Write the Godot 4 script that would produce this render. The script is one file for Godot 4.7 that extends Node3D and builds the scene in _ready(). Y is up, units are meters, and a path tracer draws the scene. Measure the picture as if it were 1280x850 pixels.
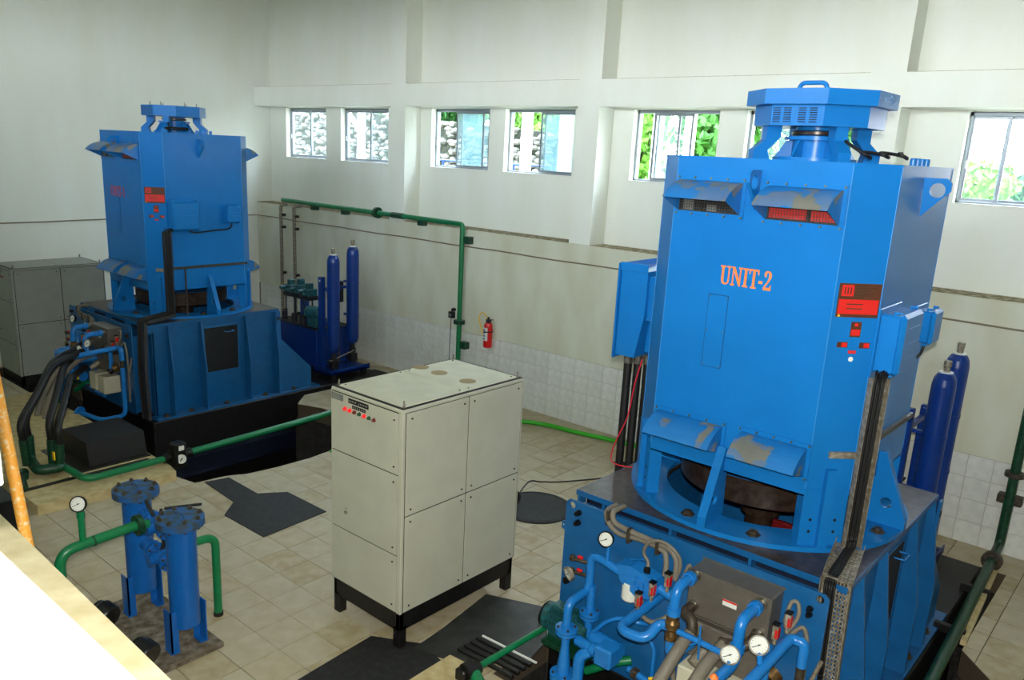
extends Node3D
# Pump hall seen from a gallery. World axes: x runs along the window wall, y up, the window wall lies at z = ZW.

const ZW := -10.11          # face of beams, columns and lower wall
const ZI := -10.49          # face of the recessed bays with the windows
const XL := -15.72          # left wall
const TILE := 0.36
var used := {}
var mats: Dictionary[String, StandardMaterial3D] = {}
var noise_tex := {}
var cam: Camera3D
var rng := RandomNumberGenerator.new()

# ---------------------------------------------------------------- mesh helper
class MB:
	var v := PackedVector3Array()
	var n := PackedVector3Array()
	var off := Vector3.ZERO
	var rot := Basis()
	func _init(o := Vector3.ZERO, r := Basis()):
		off = o
		rot = r
	func tri(a: Vector3, b: Vector3, c: Vector3, na: Vector3, nb: Vector3, nc: Vector3):
		if (b - a).cross(c - a).dot(na + nb + nc) > 0.0:
			var t := b; b = c; c = t
			t = nb; nb = nc; nc = t
		v.append(rot * a + off); v.append(rot * b + off); v.append(rot * c + off)
		n.append(rot * na); n.append(rot * nb); n.append(rot * nc)
	func quad(a: Vector3, b: Vector3, c: Vector3, d: Vector3, nn: Vector3):
		tri(a, b, c, nn, nn, nn); tri(a, c, d, nn, nn, nn)
	func box(c: Vector3, s: Vector3, bv := 0.0, bs := Basis()):
		var h := s * 0.5
		bv = minf(bv, minf(h.x, minf(h.y, h.z)) * 0.9)
		var px := {}; var py := {}; var pz := {}
		for sx in [-1, 1]:
			for sy in [-1, 1]:
				for sz in [-1, 1]:
					var k := Vector3(sx, sy, sz)
					px[k] = c + bs * Vector3(sx * h.x, sy * (h.y - bv), sz * (h.z - bv))
					py[k] = c + bs * Vector3(sx * (h.x - bv), sy * h.y, sz * (h.z - bv))
					pz[k] = c + bs * Vector3(sx * (h.x - bv), sy * (h.y - bv), sz * h.z)
		for s1 in [-1, 1]:
			quad(px[Vector3(s1, -1, -1)], px[Vector3(s1, 1, -1)], px[Vector3(s1, 1, 1)], px[Vector3(s1, -1, 1)], bs * Vector3(s1, 0, 0))
			quad(py[Vector3(-1, s1, -1)], py[Vector3(1, s1, -1)], py[Vector3(1, s1, 1)], py[Vector3(-1, s1, 1)], bs * Vector3(0, s1, 0))
			quad(pz[Vector3(-1, -1, s1)], pz[Vector3(1, -1, s1)], pz[Vector3(1, 1, s1)], pz[Vector3(-1, 1, s1)], bs * Vector3(0, 0, s1))
		if bv > 0.0:
			for a in [-1, 1]:
				for b in [-1, 1]:
					quad(px[Vector3(a, b, -1)], px[Vector3(a, b, 1)], py[Vector3(a, b, 1)], py[Vector3(a, b, -1)], bs * Vector3(a, b, 0).normalized())
					quad(px[Vector3(a, -1, b)], px[Vector3(a, 1, b)], pz[Vector3(a, 1, b)], pz[Vector3(a, -1, b)], bs * Vector3(a, 0, b).normalized())
					quad(py[Vector3(-1, a, b)], py[Vector3(1, a, b)], pz[Vector3(1, a, b)], pz[Vector3(-1, a, b)], bs * Vector3(0, a, b).normalized())
					for d in [-1, 1]:
						var k := Vector3(a, b, d)
						var nn: Vector3 = bs * k.normalized()
						tri(px[k], py[k], pz[k], nn, nn, nn)
	func bb(x0: float, x1: float, y0: float, y1: float, z0: float, z1: float, bv := 0.0):
		box(Vector3((x0 + x1) / 2, (y0 + y1) / 2, (z0 + z1) / 2), Vector3(absf(x1 - x0), absf(y1 - y0), absf(z1 - z0)), bv)
	# profile of (radius, height) pairs turned round an axis through base
	func lathe(base: Vector3, dir: Vector3, prof: Array, seg := 20):
		var w := dir.normalized()
		var u := w.cross(Vector3.UP if absf(w.y) < 0.9 else Vector3.RIGHT).normalized()
		var t := w.cross(u)
		for i in prof.size() - 1:
			var a: Vector2 = prof[i]
			var b: Vector2 = prof[i + 1]
			var e := b - a
			if e.length() < 1e-6:
				continue
			var pn := Vector2(e.y, -e.x).normalized()
			for k in seg:
				var f0 := TAU * k / seg
				var f1 := TAU * (k + 1) / seg
				var r0 := u * cos(f0) + t * sin(f0)
				var r1 := u * cos(f1) + t * sin(f1)
				var n0 := r0 * pn.x + w * pn.y
				var n1 := r1 * pn.x + w * pn.y
				var p00 := base + r0 * a.x + w * a.y
				var p01 := base + r1 * a.x + w * a.y
				var p10 := base + r0 * b.x + w * b.y
				var p11 := base + r1 * b.x + w * b.y
				if a.x > 1e-6:
					tri(p00, p01, p11, n0, n1, n1)
				if b.x > 1e-6:
					tri(p00, p11, p10, n0, n1, n0)
	func cyl(a: Vector3, b: Vector3, r0: float, r1 := -1.0, seg := 16):
		if r1 < 0.0:
			r1 = r0
		var l := (b - a).length()
		lathe(a, b - a, [Vector2(0, 0), Vector2(r0, 0), Vector2(r1, l), Vector2(0, l)], seg)
	func tube(p: Array, r: float, seg := 10, caps := true):
		var m := p.size()
		var tn: Array[Vector3] = []
		for i in m:
			var d := Vector3.ZERO
			if i > 0:
				d += (p[i] - p[i - 1]).normalized()
			if i < m - 1:
				d += (p[i + 1] - p[i]).normalized()
			tn.append(d.normalized())
		var u := tn[0].cross(Vector3.UP if absf(tn[0].y) < 0.9 else Vector3.RIGHT).normalized()
		var rings := []
		var nrm := []
		for i in m:
			u = (u - tn[i] * u.dot(tn[i])).normalized()
			var t := tn[i].cross(u)
			var ring := []
			var rn := []
			for k in seg:
				var f := TAU * k / seg
				var d := u * cos(f) + t * sin(f)
				ring.append(p[i] + d * r)
				rn.append(d)
			rings.append(ring); nrm.append(rn)
		for i in m - 1:
			for k in seg:
				var k2 := (k + 1) % seg
				tri(rings[i][k], rings[i][k2], rings[i + 1][k2], nrm[i][k], nrm[i][k2], nrm[i + 1][k2])
				tri(rings[i][k], rings[i + 1][k2], rings[i + 1][k], nrm[i][k], nrm[i + 1][k2], nrm[i + 1][k])
		if caps:
			for k in seg:
				var k2 := (k + 1) % seg
				tri(p[0], rings[0][k], rings[0][k2], -tn[0], -tn[0], -tn[0])
				tri(p[m - 1], rings[m - 1][k], rings[m - 1][k2], tn[m - 1], tn[m - 1], tn[m - 1])
	# polygon in the local xy plane of xf, drawn out along its z from 0 to depth
	func prism(poly: PackedVector2Array, xf: Transform3D, depth: float):
		var ix := Geometry2D.triangulate_polygon(poly)
		var zf := xf.basis.z.normalized() * signf(depth)
		var dz := xf.basis.z * depth
		for i in range(0, ix.size(), 3):
			var q := []
			for k in 3:
				q.append(xf * Vector3(poly[ix[i + k]].x, poly[ix[i + k]].y, 0))
			tri(q[0], q[1], q[2], -zf, -zf, -zf)
			tri(q[0] + dz, q[1] + dz, q[2] + dz, zf, zf, zf)
		var cw := Geometry2D.is_polygon_clockwise(poly)
		for i in poly.size():
			var a := poly[i]
			var b := poly[(i + 1) % poly.size()]
			var e := b - a
			if e.length() < 1e-6:
				continue
			var nn := Vector2(e.y, -e.x).normalized() * (-1.0 if cw else 1.0)
			var n3 := (xf.basis * Vector3(nn.x, nn.y, 0)).normalized()
			var a3 := xf * Vector3(a.x, a.y, 0)
			var b3 := xf * Vector3(b.x, b.y, 0)
			quad(a3, b3, b3 + dz, a3 + dz, n3)
	# the same for a polygon with one round hole: the plate is cut in two through the hole
	func prism_hole(poly: PackedVector2Array, c: Vector2, r: float, xf: Transform3D, depth: float, seg := 24):
		var circ := PackedVector2Array()
		for k in seg:
			circ.append(c + Vector2(cos(TAU * (k + 0.5) / seg), sin(TAU * (k + 0.5) / seg)) * r)
		for s in [-1.0, 1.0]:
			var half := PackedVector2Array([c + Vector2(0, -99), c + Vector2(99 * s, -99), c + Vector2(99 * s, 99), c + Vector2(0, 99)])
			for q in Geometry2D.intersect_polygons(poly, half):
				for q2 in Geometry2D.clip_polygons(q, circ):
					prism(q2, xf, depth)
	func mesh() -> ArrayMesh:
		var a := []
		a.resize(Mesh.ARRAY_MAX)
		a[Mesh.ARRAY_VERTEX] = v
		a[Mesh.ARRAY_NORMAL] = n
		var m := ArrayMesh.new()
		if v.size() > 0:
			m.add_surface_from_arrays(Mesh.PRIMITIVE_TRIANGLES, a)
		return m

# rounds the corners of a polyline
static func bend(p: Array, r: float, k := 5) -> Array:
	var out := [p[0]]
	for i in range(1, p.size() - 1):
		var a: Vector3 = p[i - 1]
		var b: Vector3 = p[i]
		var c: Vector3 = p[i + 1]
		var d := minf(r, minf((a - b).length(), (c - b).length()) * 0.48)
		var s := b + (a - b).normalized() * d
		var e := b + (c - b).normalized() * d
		for j in k + 1:
			var t := float(j) / k
			out.append(s.lerp(b, t).lerp(b.lerp(e, t), t))
	out.append(p[p.size() - 1])
	return out

static func smooth(p: Array, k := 6) -> Array:       # Catmull-Rom through the points
	var out := []
	for i in p.size() - 1:
		var p0: Vector3 = p[maxi(i - 1, 0)]
		var p1: Vector3 = p[i]
		var p2: Vector3 = p[i + 1]
		var p3: Vector3 = p[mini(i + 2, p.size() - 1)]
		for j in k:
			out.append(p1.cubic_interpolate(p2, p0, p3, float(j) / k))
	out.append(p[p.size() - 1])
	return out

static func xf_yz(x: float) -> Transform3D:            # polygon (z, y) drawn out along x
	return Transform3D(Basis(Vector3(0, 0, 1), Vector3(0, 1, 0), Vector3(1, 0, 0)), Vector3(x, 0, 0))
static func xf_xz(y: float) -> Transform3D:            # polygon (x, z) drawn out along y
	return Transform3D(Basis(Vector3(1, 0, 0), Vector3(0, 0, 1), Vector3(0, 1, 0)), Vector3(0, y, 0))
static func xf_xy(z: float) -> Transform3D:            # polygon (x, y) drawn out along z
	return Transform3D(Basis(), Vector3(0, 0, z))

# ---------------------------------------------------------------- nodes
func numbered(called: String) -> String:
	var k: int = used.get(called, 0)
	used[called] = k + 1
	return called if k == 0 else "%s_%03d" % [called, k]

func thing(called: String, label: String, category: String, at := Vector3.ZERO, group := "") -> Node3D:
	var o := Node3D.new()
	o.name = numbered(called)
	add_child(o)
	o.position = at
	tag(o, label, category, group)
	return o

var stud_mesh := {}
# small fasteners share one mesh per size; each is a node of its own. Axis: +y of bs
func stud(parent: Node, called: String, p: Vector3, dir: Vector3, r: float, h: float, m: Material, seg := 6):
	var key := "%s %s %s" % [r, h, seg]
	if not stud_mesh.has(key):
		var b := MB.new()
		b.lathe(Vector3.ZERO, Vector3.UP, [Vector2(0, 0), Vector2(r, 0), Vector2(r, h * 0.8), Vector2(r * 0.8, h), Vector2(0, h)], seg)
		stud_mesh[key] = b.mesh()
	var o := MeshInstance3D.new()
	o.name = called
	o.mesh = stud_mesh[key]
	o.material_override = m
	var w := dir.normalized()
	var u := w.cross(Vector3.UP if absf(w.y) < 0.9 else Vector3.RIGHT).normalized()
	o.transform = Transform3D(Basis(u, w, u.cross(w)), p)
	parent.add_child(o, true)

func tag(o: Node, label: String, category: String, group := ""):
	o.set_meta("label", label)
	o.set_meta("category", category)
	if group:
		o.set_meta("group", group)

func obj(called: String, mb: MB, m: Material, parent: Node = self, kind := "") -> MeshInstance3D:
	var o := MeshInstance3D.new()
	o.name = numbered(called) if parent == self else called
	o.mesh = mb.mesh()
	o.material_override = m
	parent.add_child(o, true)
	if kind:
		o.set_meta("kind", kind)
	return o

func one(called: String, label: String, category: String, mb: MB, m: Material, group := "") -> MeshInstance3D:
	var o := obj(called, mb, m)
	tag(o, label, category, group)
	return o

func struct(called: String, mb: MB, m: Material) -> MeshInstance3D:
	return obj(called, mb, m, self, "structure")

# ---------------------------------------------------------------- materials
func noise(freq: float, lo: float, hi: float, seed_ := 1, kind := 0, tint := Color(1, 1, 1), contrast := 0.5) -> NoiseTexture2D:
	var key := "%s %s %s %s %s %s %s" % [freq, lo, hi, seed_, kind, tint, contrast]
	if noise_tex.has(key):
		return noise_tex[key]
	var f := FastNoiseLite.new()
	f.seed = seed_
	f.frequency = freq
	f.noise_type = FastNoiseLite.TYPE_SIMPLEX_SMOOTH if kind == 0 else FastNoiseLite.TYPE_CELLULAR
	f.fractal_octaves = 5
	var t := NoiseTexture2D.new()
	t.width = 512; t.height = 512
	t.seamless = true
	t.noise = f
	var g := Gradient.new()
	g.set_color(0, Color(lo * tint.r, lo * tint.g, lo * tint.b))
	g.set_color(1, Color(hi, hi, hi))
	g.set_offset(0, 0.5 - contrast * 0.5)
	g.set_offset(1, 0.5 + contrast * 0.5)
	t.color_ramp = g
	noise_tex[key] = t
	return t

func mat(key: String, c: Color, rough := 0.5, metal := 0.0, tex: Texture2D = null, scale := 1.0, spec := 0.5, world := false) -> StandardMaterial3D:
	if mats.has(key):
		return mats[key]
	var m := StandardMaterial3D.new()
	m.resource_name = key
	m.albedo_color = c
	m.roughness = rough
	m.metallic = metal
	m.metallic_specular = spec
	if tex:
		m.albedo_texture = tex
		m.uv1_triplanar = true
		m.uv1_world_triplanar = world
		m.uv1_scale = Vector3.ONE * scale
	mats[key] = m
	return m

func ramp_tex(freq: float, seed_: int, cols: Array, offs: Array) -> NoiseTexture2D:
	var f := FastNoiseLite.new()
	f.seed = seed_
	f.frequency = freq
	f.fractal_octaves = 4
	var t := NoiseTexture2D.new()
	t.width = 512; t.height = 512; t.seamless = true; t.noise = f
	var g := Gradient.new()
	g.offsets = PackedFloat32Array(offs)
	g.colors = PackedColorArray(cols)
	t.color_ramp = g
	return t

func make_materials():
	var fine := noise(0.012, 0.95, 1.0, 3)
	var grime := noise(0.02, 0.62, 1.0, 7, 0, Color(1, 0.93, 0.8), 0.7)
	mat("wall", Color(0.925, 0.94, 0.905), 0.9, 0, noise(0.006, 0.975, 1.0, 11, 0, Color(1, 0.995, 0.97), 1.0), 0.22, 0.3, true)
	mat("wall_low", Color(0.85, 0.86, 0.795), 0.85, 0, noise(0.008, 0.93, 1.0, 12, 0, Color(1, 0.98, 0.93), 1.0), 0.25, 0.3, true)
	mat("ledge_dust", Color(0.72, 0.69, 0.60), 0.95, 0, grime, 1.0, 0.2)
	mat("wall_tile", Color(0.87, 0.875, 0.845), 0.3, 0, fine, 1.3)
	mat("wall_tile_b", Color(0.85, 0.855, 0.82), 0.3, 0, fine, 1.1)
	mat("tile_joint", Color(0.50, 0.47, 0.41), 0.9)
	mat("floor_tile", Color(0.72, 0.69, 0.60), 0.58, 0, noise(0.01, 0.93, 1.0, 21, 0, Color(1, 0.97, 0.92), 1.0), 0.9, 0.5, true)
	mat("floor_tile_b", Color(0.72, 0.685, 0.59), 0.58, 0, noise(0.01, 0.92, 1.0, 22, 0, Color(1, 0.96, 0.88), 1.0), 0.8, 0.5, true)
	mat("floor_tile_c", Color(0.71, 0.67, 0.565), 0.58, 0, noise(0.012, 0.88, 1.0, 23, 0, Color(1, 0.95, 0.85), 1.0), 0.8, 0.5, true)
	mat("grout", Color(0.30, 0.26, 0.20), 0.95)
	mat("concrete", Color(0.50, 0.47, 0.42), 0.95, 0, grime, 0.8)
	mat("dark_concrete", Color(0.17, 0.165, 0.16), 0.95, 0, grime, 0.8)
	mat("slab", Color(0.78, 0.72, 0.55), 0.9, 0, noise(0.02, 0.84, 1.0, 31, 0, Color(1, 0.96, 0.86), 1.0), 0.7)
	mat("parapet", Color(0.86, 0.82, 0.68), 0.9, 0, noise(0.012, 0.88, 1.0, 33, 0, Color(1, 0.97, 0.9), 1.0), 0.9)
	mat("black_paint", Color(0.075, 0.075, 0.078), 0.5, 0, grime, 0.7)
	mat("black_rubber", Color(0.06, 0.06, 0.06), 0.55)
	mat("mat_rubber", Color(0.14, 0.142, 0.14), 0.7, 0, noise(0.02, 0.7, 1.0, 41), 1.2)
	mat("mat_green", Color(0.20, 0.21, 0.19), 0.5, 0, noise(0.01, 0.7, 1.0, 42), 0.8)
	mat("motor_blue", Color(0.085, 0.45, 0.74), 0.28, 0, noise(0.006, 0.97, 1.0, 51), 0.6, 0.3)
	mat("base_blue", Color(0.09, 0.36, 0.58), 0.32, 0, noise(0.012, 0.94, 1.0, 52), 0.8)
	mat("pipe_blue", Color(0.10, 0.47, 0.78), 0.3, 0, fine, 2.0)
	mat("bottle_blue", Color(0.035, 0.20, 0.50), 0.32, 0, fine, 1.5)
	mat("filter_blue", Color(0.06, 0.36, 0.66), 0.3, 0, fine, 1.5)
	mat("worn_blue", Color(1, 1, 1), 0.4, 0, ramp_tex(0.007, 61, [Color(0.40, 0.41, 0.40), Color(0.46, 0.455, 0.42), Color(0.10, 0.43, 0.70), Color(0.085, 0.45, 0.74)], [0.0, 0.46, 0.475, 1.0]), 0.5)
	mat("worn_low", Color(1, 1, 1), 0.4, 0, ramp_tex(0.009, 64, [Color(0.40, 0.41, 0.38), Color(0.46, 0.455, 0.42), Color(0.10, 0.43, 0.70), Color(0.085, 0.45, 0.74)], [0.0, 0.30, 0.315, 1.0]), 0.6)
	mat("worn_lid", Color(1, 1, 1), 0.5, 0, ramp_tex(0.02, 62, [Color(0.24, 0.25, 0.24), Color(0.20, 0.30, 0.38), Color(0.10, 0.34, 0.60)], [0.25, 0.48, 0.7]), 1.0)
	mat("deck", Color(0.29, 0.245, 0.225), 0.33, 0, grime, 0.9)
	mat("rotor", Color(0.27, 0.215, 0.18), 0.3, 0.3, grime, 1.2)
	mat("teal", Color(0.14, 0.42, 0.47), 0.4, 0, grime, 2.0)
	mat("green_pipe", Color(0.05, 0.46, 0.27), 0.35, 0, fine, 2.0)
	mat("dark_green", Color(0.06, 0.30, 0.20), 0.4, 0, grime, 2.0)
	mat("hose_green", Color(0.20, 0.66, 0.12), 0.4)
	mat("steel", Color(0.62, 0.62, 0.60), 0.35, 0.8, grime, 2.0)
	mat("galv", Color(0.64, 0.62, 0.57), 0.45, 0.2, grime, 2.0)
	mat("dirty_steel", Color(0.33, 0.30, 0.26), 0.5, 0.3, grime, 2.0)
	mat("cooler", Color(0.42, 0.40, 0.365), 0.38, 0.3, fine, 1.2)
	mat("brass", Color(0.52, 0.41, 0.24), 0.4, 0.6, grime, 2.0)
	mat("hose_grey", Color(0.46, 0.435, 0.385), 0.6, 0, fine, 2.0)
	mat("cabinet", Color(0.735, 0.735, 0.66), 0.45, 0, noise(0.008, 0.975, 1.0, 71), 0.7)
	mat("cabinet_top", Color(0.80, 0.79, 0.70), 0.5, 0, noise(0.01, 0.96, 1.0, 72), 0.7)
	mat("cabinet_grey", Color(0.58, 0.595, 0.555), 0.45, 0, noise(0.008, 0.97, 1.0, 73), 0.7)
	mat("disc_mark", Color(0.60, 0.53, 0.39), 0.8)
	mat("black_plate", Color(0.03, 0.03, 0.03), 0.35)
	mat("grey_plate", Color(0.46, 0.47, 0.45), 0.35, 0.3)
	mat("white", Color(0.88, 0.88, 0.86), 0.5)
	mat("dial", Color(0.86, 0.87, 0.84), 0.35)
	mat("red", Color(0.80, 0.06, 0.05), 0.35)
	mat("red_lamp_off", Color(0.42, 0.06, 0.05), 0.3)
	mat("green_lamp_off", Color(0.07, 0.30, 0.17), 0.3)
	mat("plaque_brown", Color(0.36, 0.20, 0.11), 0.45, 0.2)
	mat("plaque_red", Color(0.84, 0.13, 0.10), 0.45)
	mat("orange_paint", Color(1.0, 0.50, 0.22), 0.6)
	mat("red_paint", Color(0.75, 0.16, 0.13), 0.6)
	mat("yellow", Color(0.92, 0.74, 0.06), 0.5)
	mat("alu", Color(0.55, 0.58, 0.60), 0.4, 0.5)
	mat("window_white", Color(0.86, 0.85, 0.80), 0.7)
	mat("mesh_dark", Color(0.05, 0.06, 0.07), 0.7)
	mat("wire", Color(0.30, 0.30, 0.28), 0.5, 0.5)
	mat("red_inside", Color(0.72, 0.12, 0.12), 0.5)
	mat("pole", Color(1, 1, 1), 0.6, 0, ramp_tex(0.03, 81, [Color(0.85, 0.80, 0.68), Color(0.86, 0.60, 0.20), Color(0.88, 0.58, 0.16)], [0.22, 0.36, 1.0]), 1.5)
	mat("cable_red", Color(0.80, 0.10, 0.20), 0.5)
	mat("wire_brown", Color(0.52, 0.48, 0.39), 0.8)
	mat("dark_box", Color(0.09, 0.10, 0.12), 0.5)
	mat("dark_red", Color(0.36, 0.03, 0.05), 0.4)
	mat("seam_blue", Color(0.20, 0.52, 0.80), 0.4)
	mat("pale_blue", Color(0.55, 0.75, 0.92), 0.5)
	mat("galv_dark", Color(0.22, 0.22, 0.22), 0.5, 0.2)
	mat("cabinet_gap_shade", Color(0.10, 0.10, 0.09), 0.8)
	mat("navy", Color(0.045, 0.075, 0.16), 0.5)
	mat("oil_stain", Color(0.13, 0.12, 0.10), 0.4)
	mat("stone", Color(0.42, 0.42, 0.38), 0.95, 0, noise(0.03, 0.55, 1.0, 91), 0.7)
	mat("stone_b", Color(0.55, 0.54, 0.50), 0.95, 0, noise(0.03, 0.55, 1.0, 92), 0.7)
	mat("mortar", Color(0.20, 0.22, 0.15), 0.95, 0, noise(0.03, 0.5, 1.0, 93), 0.7)
	mat("soil", Color(0.62, 0.60, 0.52), 0.95)
	mat("trunk", Color(0.25, 0.19, 0.13), 0.9)
	mat("hill", Color(0.22, 0.36, 0.20), 0.95, 0, noise(0.03, 0.5, 1.0, 95), 0.05)
	for i in 4:
		var m := mat("leaf%d" % i, [Color(0.22, 0.44, 0.13), Color(0.14, 0.34, 0.12), Color(0.35, 0.55, 0.16), Color(0.17, 0.36, 0.17)][i], 0.6)
		m.backlight_enabled = true
		m.backlight = [Color(0.25, 0.4, 0.1), Color(0.12, 0.25, 0.08), Color(0.35, 0.5, 0.1), Color(0.14, 0.28, 0.12)][i]
		m.cull_mode = BaseMaterial3D.CULL_DISABLED
	for i in 2:
		var g := mat("glass%d" % i, [Color(0.80, 0.92, 0.93, 0.10), Color(0.72, 0.88, 0.90, 0.26)][i], 0.05)
		g.transparency = BaseMaterial3D.TRANSPARENCY_ALPHA
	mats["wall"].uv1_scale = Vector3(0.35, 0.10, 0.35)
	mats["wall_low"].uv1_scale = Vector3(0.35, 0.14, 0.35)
	var l := mat("red_lamp_lit", Color(0.95, 0.10, 0.12), 0.3)
	l.emission_enabled = true
	l.emission = Color(1.0, 0.1, 0.12)
	l.emission_energy_multiplier = 0.45

func seen(p: Vector3, margin := 0.0) -> bool:
	var q := cam.transform.affine_inverse() * p
	if q.z > -0.1:
		return false
	var u := CXP + FPX * q.x / -q.z
	var w := CYP - FPX * q.y / -q.z
	return u > -margin and u < 1280 + margin and w > -margin and w < 850 + margin

const FPX := 1026.29       # focal length and principal point in pixels of the 1280 x 850 frame
const CXP := 618.24
const CYP := 456.60

func _ready():
	rng.seed = 5
	# ---- camera, sky, lights, exposure
	cam = Camera3D.new()
	cam.name = "camera"
	add_child(cam)
	cam.position = Vector3(0, 4.104, 0)
	cam.basis = Basis(Vector3.UP, 0.71336) * Basis(Vector3.RIGHT, -0.25694) * Basis(Vector3.BACK, 0.046626)
	cam.near = 0.05
	cam.far = 400.0
	cam.projection = Camera3D.PROJECTION_FRUSTUM
	cam.keep_aspect = Camera3D.KEEP_HEIGHT
	cam.size = 0.05 * 850.0 / FPX
	cam.frustum_offset = Vector2(0.05 * (640.0 - CXP) / FPX, 0.05 * (CYP - 425.0) / FPX)
	cam.current = true
	var env := Environment.new()
	env.background_mode = Environment.BG_SKY
	var sky := Sky.new()
	var sm := ProceduralSkyMaterial.new()
	sm.sky_top_color = Color(0.80, 0.87, 0.95)
	sm.sky_horizon_color = Color(0.96, 0.98, 1.0)
	sm.ground_horizon_color = Color(0.75, 0.76, 0.74)
	sm.ground_bottom_color = Color(0.45, 0.45, 0.40)
	sm.sky_energy_multiplier = SKY_E
	sky.sky_material = sm
	env.sky = sky
	env.ambient_light_source = Environment.AMBIENT_SOURCE_SKY
	env.tonemap_mode = Environment.TONE_MAPPER_LINEAR
	env.tonemap_exposure = 1.0
	env.sdfgi_enabled = true
	env.ssao_enabled = true
	env.ssil_enabled = true
	var we := WorldEnvironment.new()
	we.name = "world_environment"
	we.environment = env
	add_child(we)
	var fl := SpotLight3D.new()             # the flash on the photographer's camera
	fl.name = "camera_flash"
	add_child(fl)
	fl.position = Vector3(0.03, 4.27, 0.03)
	fl.basis = cam.basis
	fl.spot_angle = 52.0
	fl.spot_angle_attenuation = 0.35
	fl.spot_range = 60.0
	fl.spot_attenuation = 2.0
	fl.light_color = Color(1.0, 0.985, 0.95)
	fl.light_energy = FLASH_E
	fl.light_size = 0.03
	fl.shadow_enabled = true
	make_materials()
	build_shell()
	build_windows()
	build_outside()
	build_floor()
	build_unit(Vector3(-2.472, 0, -6.382), 2)
	build_unit(Vector3(-12.413, 0, -6.548), 1)
	build_cabinets()
	build_power_packs()
	build_filters()
	build_wall_things()
	build_floor_things()
	build_foreground()

const SKY_E := 4.3
const FLASH_E := 36.0

# ---------------------------------------------------------------- the hall
func build_shell():
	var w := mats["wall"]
	var b := MB.new()
	for x in [-11.45, -7.385, -3.35, 1.15]:
		b.bb(x, x + 0.38, 2.79, 4.76, ZW, ZI)
		b.bb(x, x + 0.38, 5.13, TOP, ZW, ZI)
	b.bb(XL, 7.0, 4.76, 5.13, ZW, ZI)
	b.bb(XL, 7.0, 5.13, TOP, ZI, ZI - 0.20)             # bays above the beam
	b.bb(XL, 7.0, 2.60, 3.755, ZI, ZI - 0.20)           # below the windows
	b.bb(XL, 7.0, 4.745, 5.13, ZI, ZI - 0.20)
	var x0 := XL
	for o in OPENINGS:
		b.bb(x0, o[0], 3.755, 4.745, ZI, ZI - 0.20)
		x0 = o[1]
	b.bb(x0, 7.0, 3.755, 4.745, ZI, ZI - 0.20)
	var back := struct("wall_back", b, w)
	var lw := MB.new()
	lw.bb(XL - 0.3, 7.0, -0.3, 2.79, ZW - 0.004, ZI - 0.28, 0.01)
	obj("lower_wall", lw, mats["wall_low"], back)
	var ld := MB.new()                                    # dust lies on the ledge and on top of the beam
	var ends := [XL, -11.45, -11.07, -7.385, -7.005, -3.35, -2.97, 1.15]
	for i in range(0, 8, 2):
		ld.bb(ends[i], ends[i + 1], 2.788, 2.794, ZW - 0.005, ZI)
		ld.bb(ends[i], ends[i + 1], 5.128, 5.134, ZW - 0.005, ZI)
	obj("ledge_dust", ld, mats["ledge_dust"], back)
	var sill := MB.new()
	for o in OPENINGS:
		sill.bb(o[0], o[1], 3.75, 3.757, ZI + 0.015, ZI - 0.19)
	obj("window_sill", sill, mats["window_white"], back)
	# glazed tiles of the dado, four courses
	var jb := MB.new()
	jb.bb(XL, 3.0, 0.0, 1.038, ZW - 0.004, ZW + 0.002)
	obj("tile_joint", jb, mats["tile_joint"], back)
	var meshes := []
	for k in 2:
		var t := MB.new()
		t.box(Vector3.ZERO, Vector3(0.2565, 0.2565, 0.008), 0.002)
		meshes.append(t.mesh())
	var px := -8.398 - 0.2595 * 28
	while px < -0.75:
		for r in 4:
			var t := MeshInstance3D.new()
			t.name = "tile"
			t.mesh = meshes[0]
			t.material_override = mats["wall_tile"] if rng.randf() < 0.7 else mats["wall_tile_b"]
			t.position = Vector3(px + 0.13, 0.13 + r * 0.2595, ZW + 0.003 + rng.randf() * 0.0015)
			back.add_child(t, true)
		px += 0.2595
	var l := MB.new()
	l.bb(XL - 0.3, XL, -0.3, TOP, ZI - 0.28, 3.8)
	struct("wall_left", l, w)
	var r := MB.new()
	r.bb(7.0, 7.3, -0.3, TOP, -10.77, 3.8)
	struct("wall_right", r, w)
	var f := MB.new()
	for s in [[XL, -10.6], [-7.6, -6.6], [-3.6, -2.6], [0.4, 1.4], [4.4, 7.0]]:
		f.bb(s[0], s[1], 5.2, 6.75, 3.5, 3.8)
	f.bb(XL, 7.0, -0.3, 5.2, 3.5, 3.8)
	f.bb(XL, 7.0, 6.75, TOP, 3.5, 3.8)
	f.bb(XL, 7.0, 5.02, 5.2, 0.9, 3.5)                   # added unseen slab, blocks high-window daylight from the lower hall
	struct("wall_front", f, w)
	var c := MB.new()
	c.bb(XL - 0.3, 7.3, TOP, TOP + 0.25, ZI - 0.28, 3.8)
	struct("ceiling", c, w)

const TOP := 6.9           # underside of the ceiling

const OPENINGS := [[-15.15, -13.80], [-13.33, -11.94], [-10.80, -9.43], [-9.09, -7.70], [-6.66, -5.33], [-4.94, -3.58], [-2.37, -1.02]]
# sliding sashes of each window: left and right end as shares of the opening, then the track
const SASHES := [[[0.0, 0.52, 0], [0.48, 1.0, 1]], [[0.0, 0.56, 0], [0.50, 1.0, 1]], [[0.36, 0.84, 0], [0.42, 0.92, 1]], [[0.46, 1.0, 0], [0.5, 1.0, 1]], [[0.19, 0.52, 0], [0.22, 0.66, 1]], [[0.1, 0.6, 0], [0.16, 0.66, 1]], [[0.0, 0.3, 0], [0.26, 0.78, 1]]]

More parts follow.
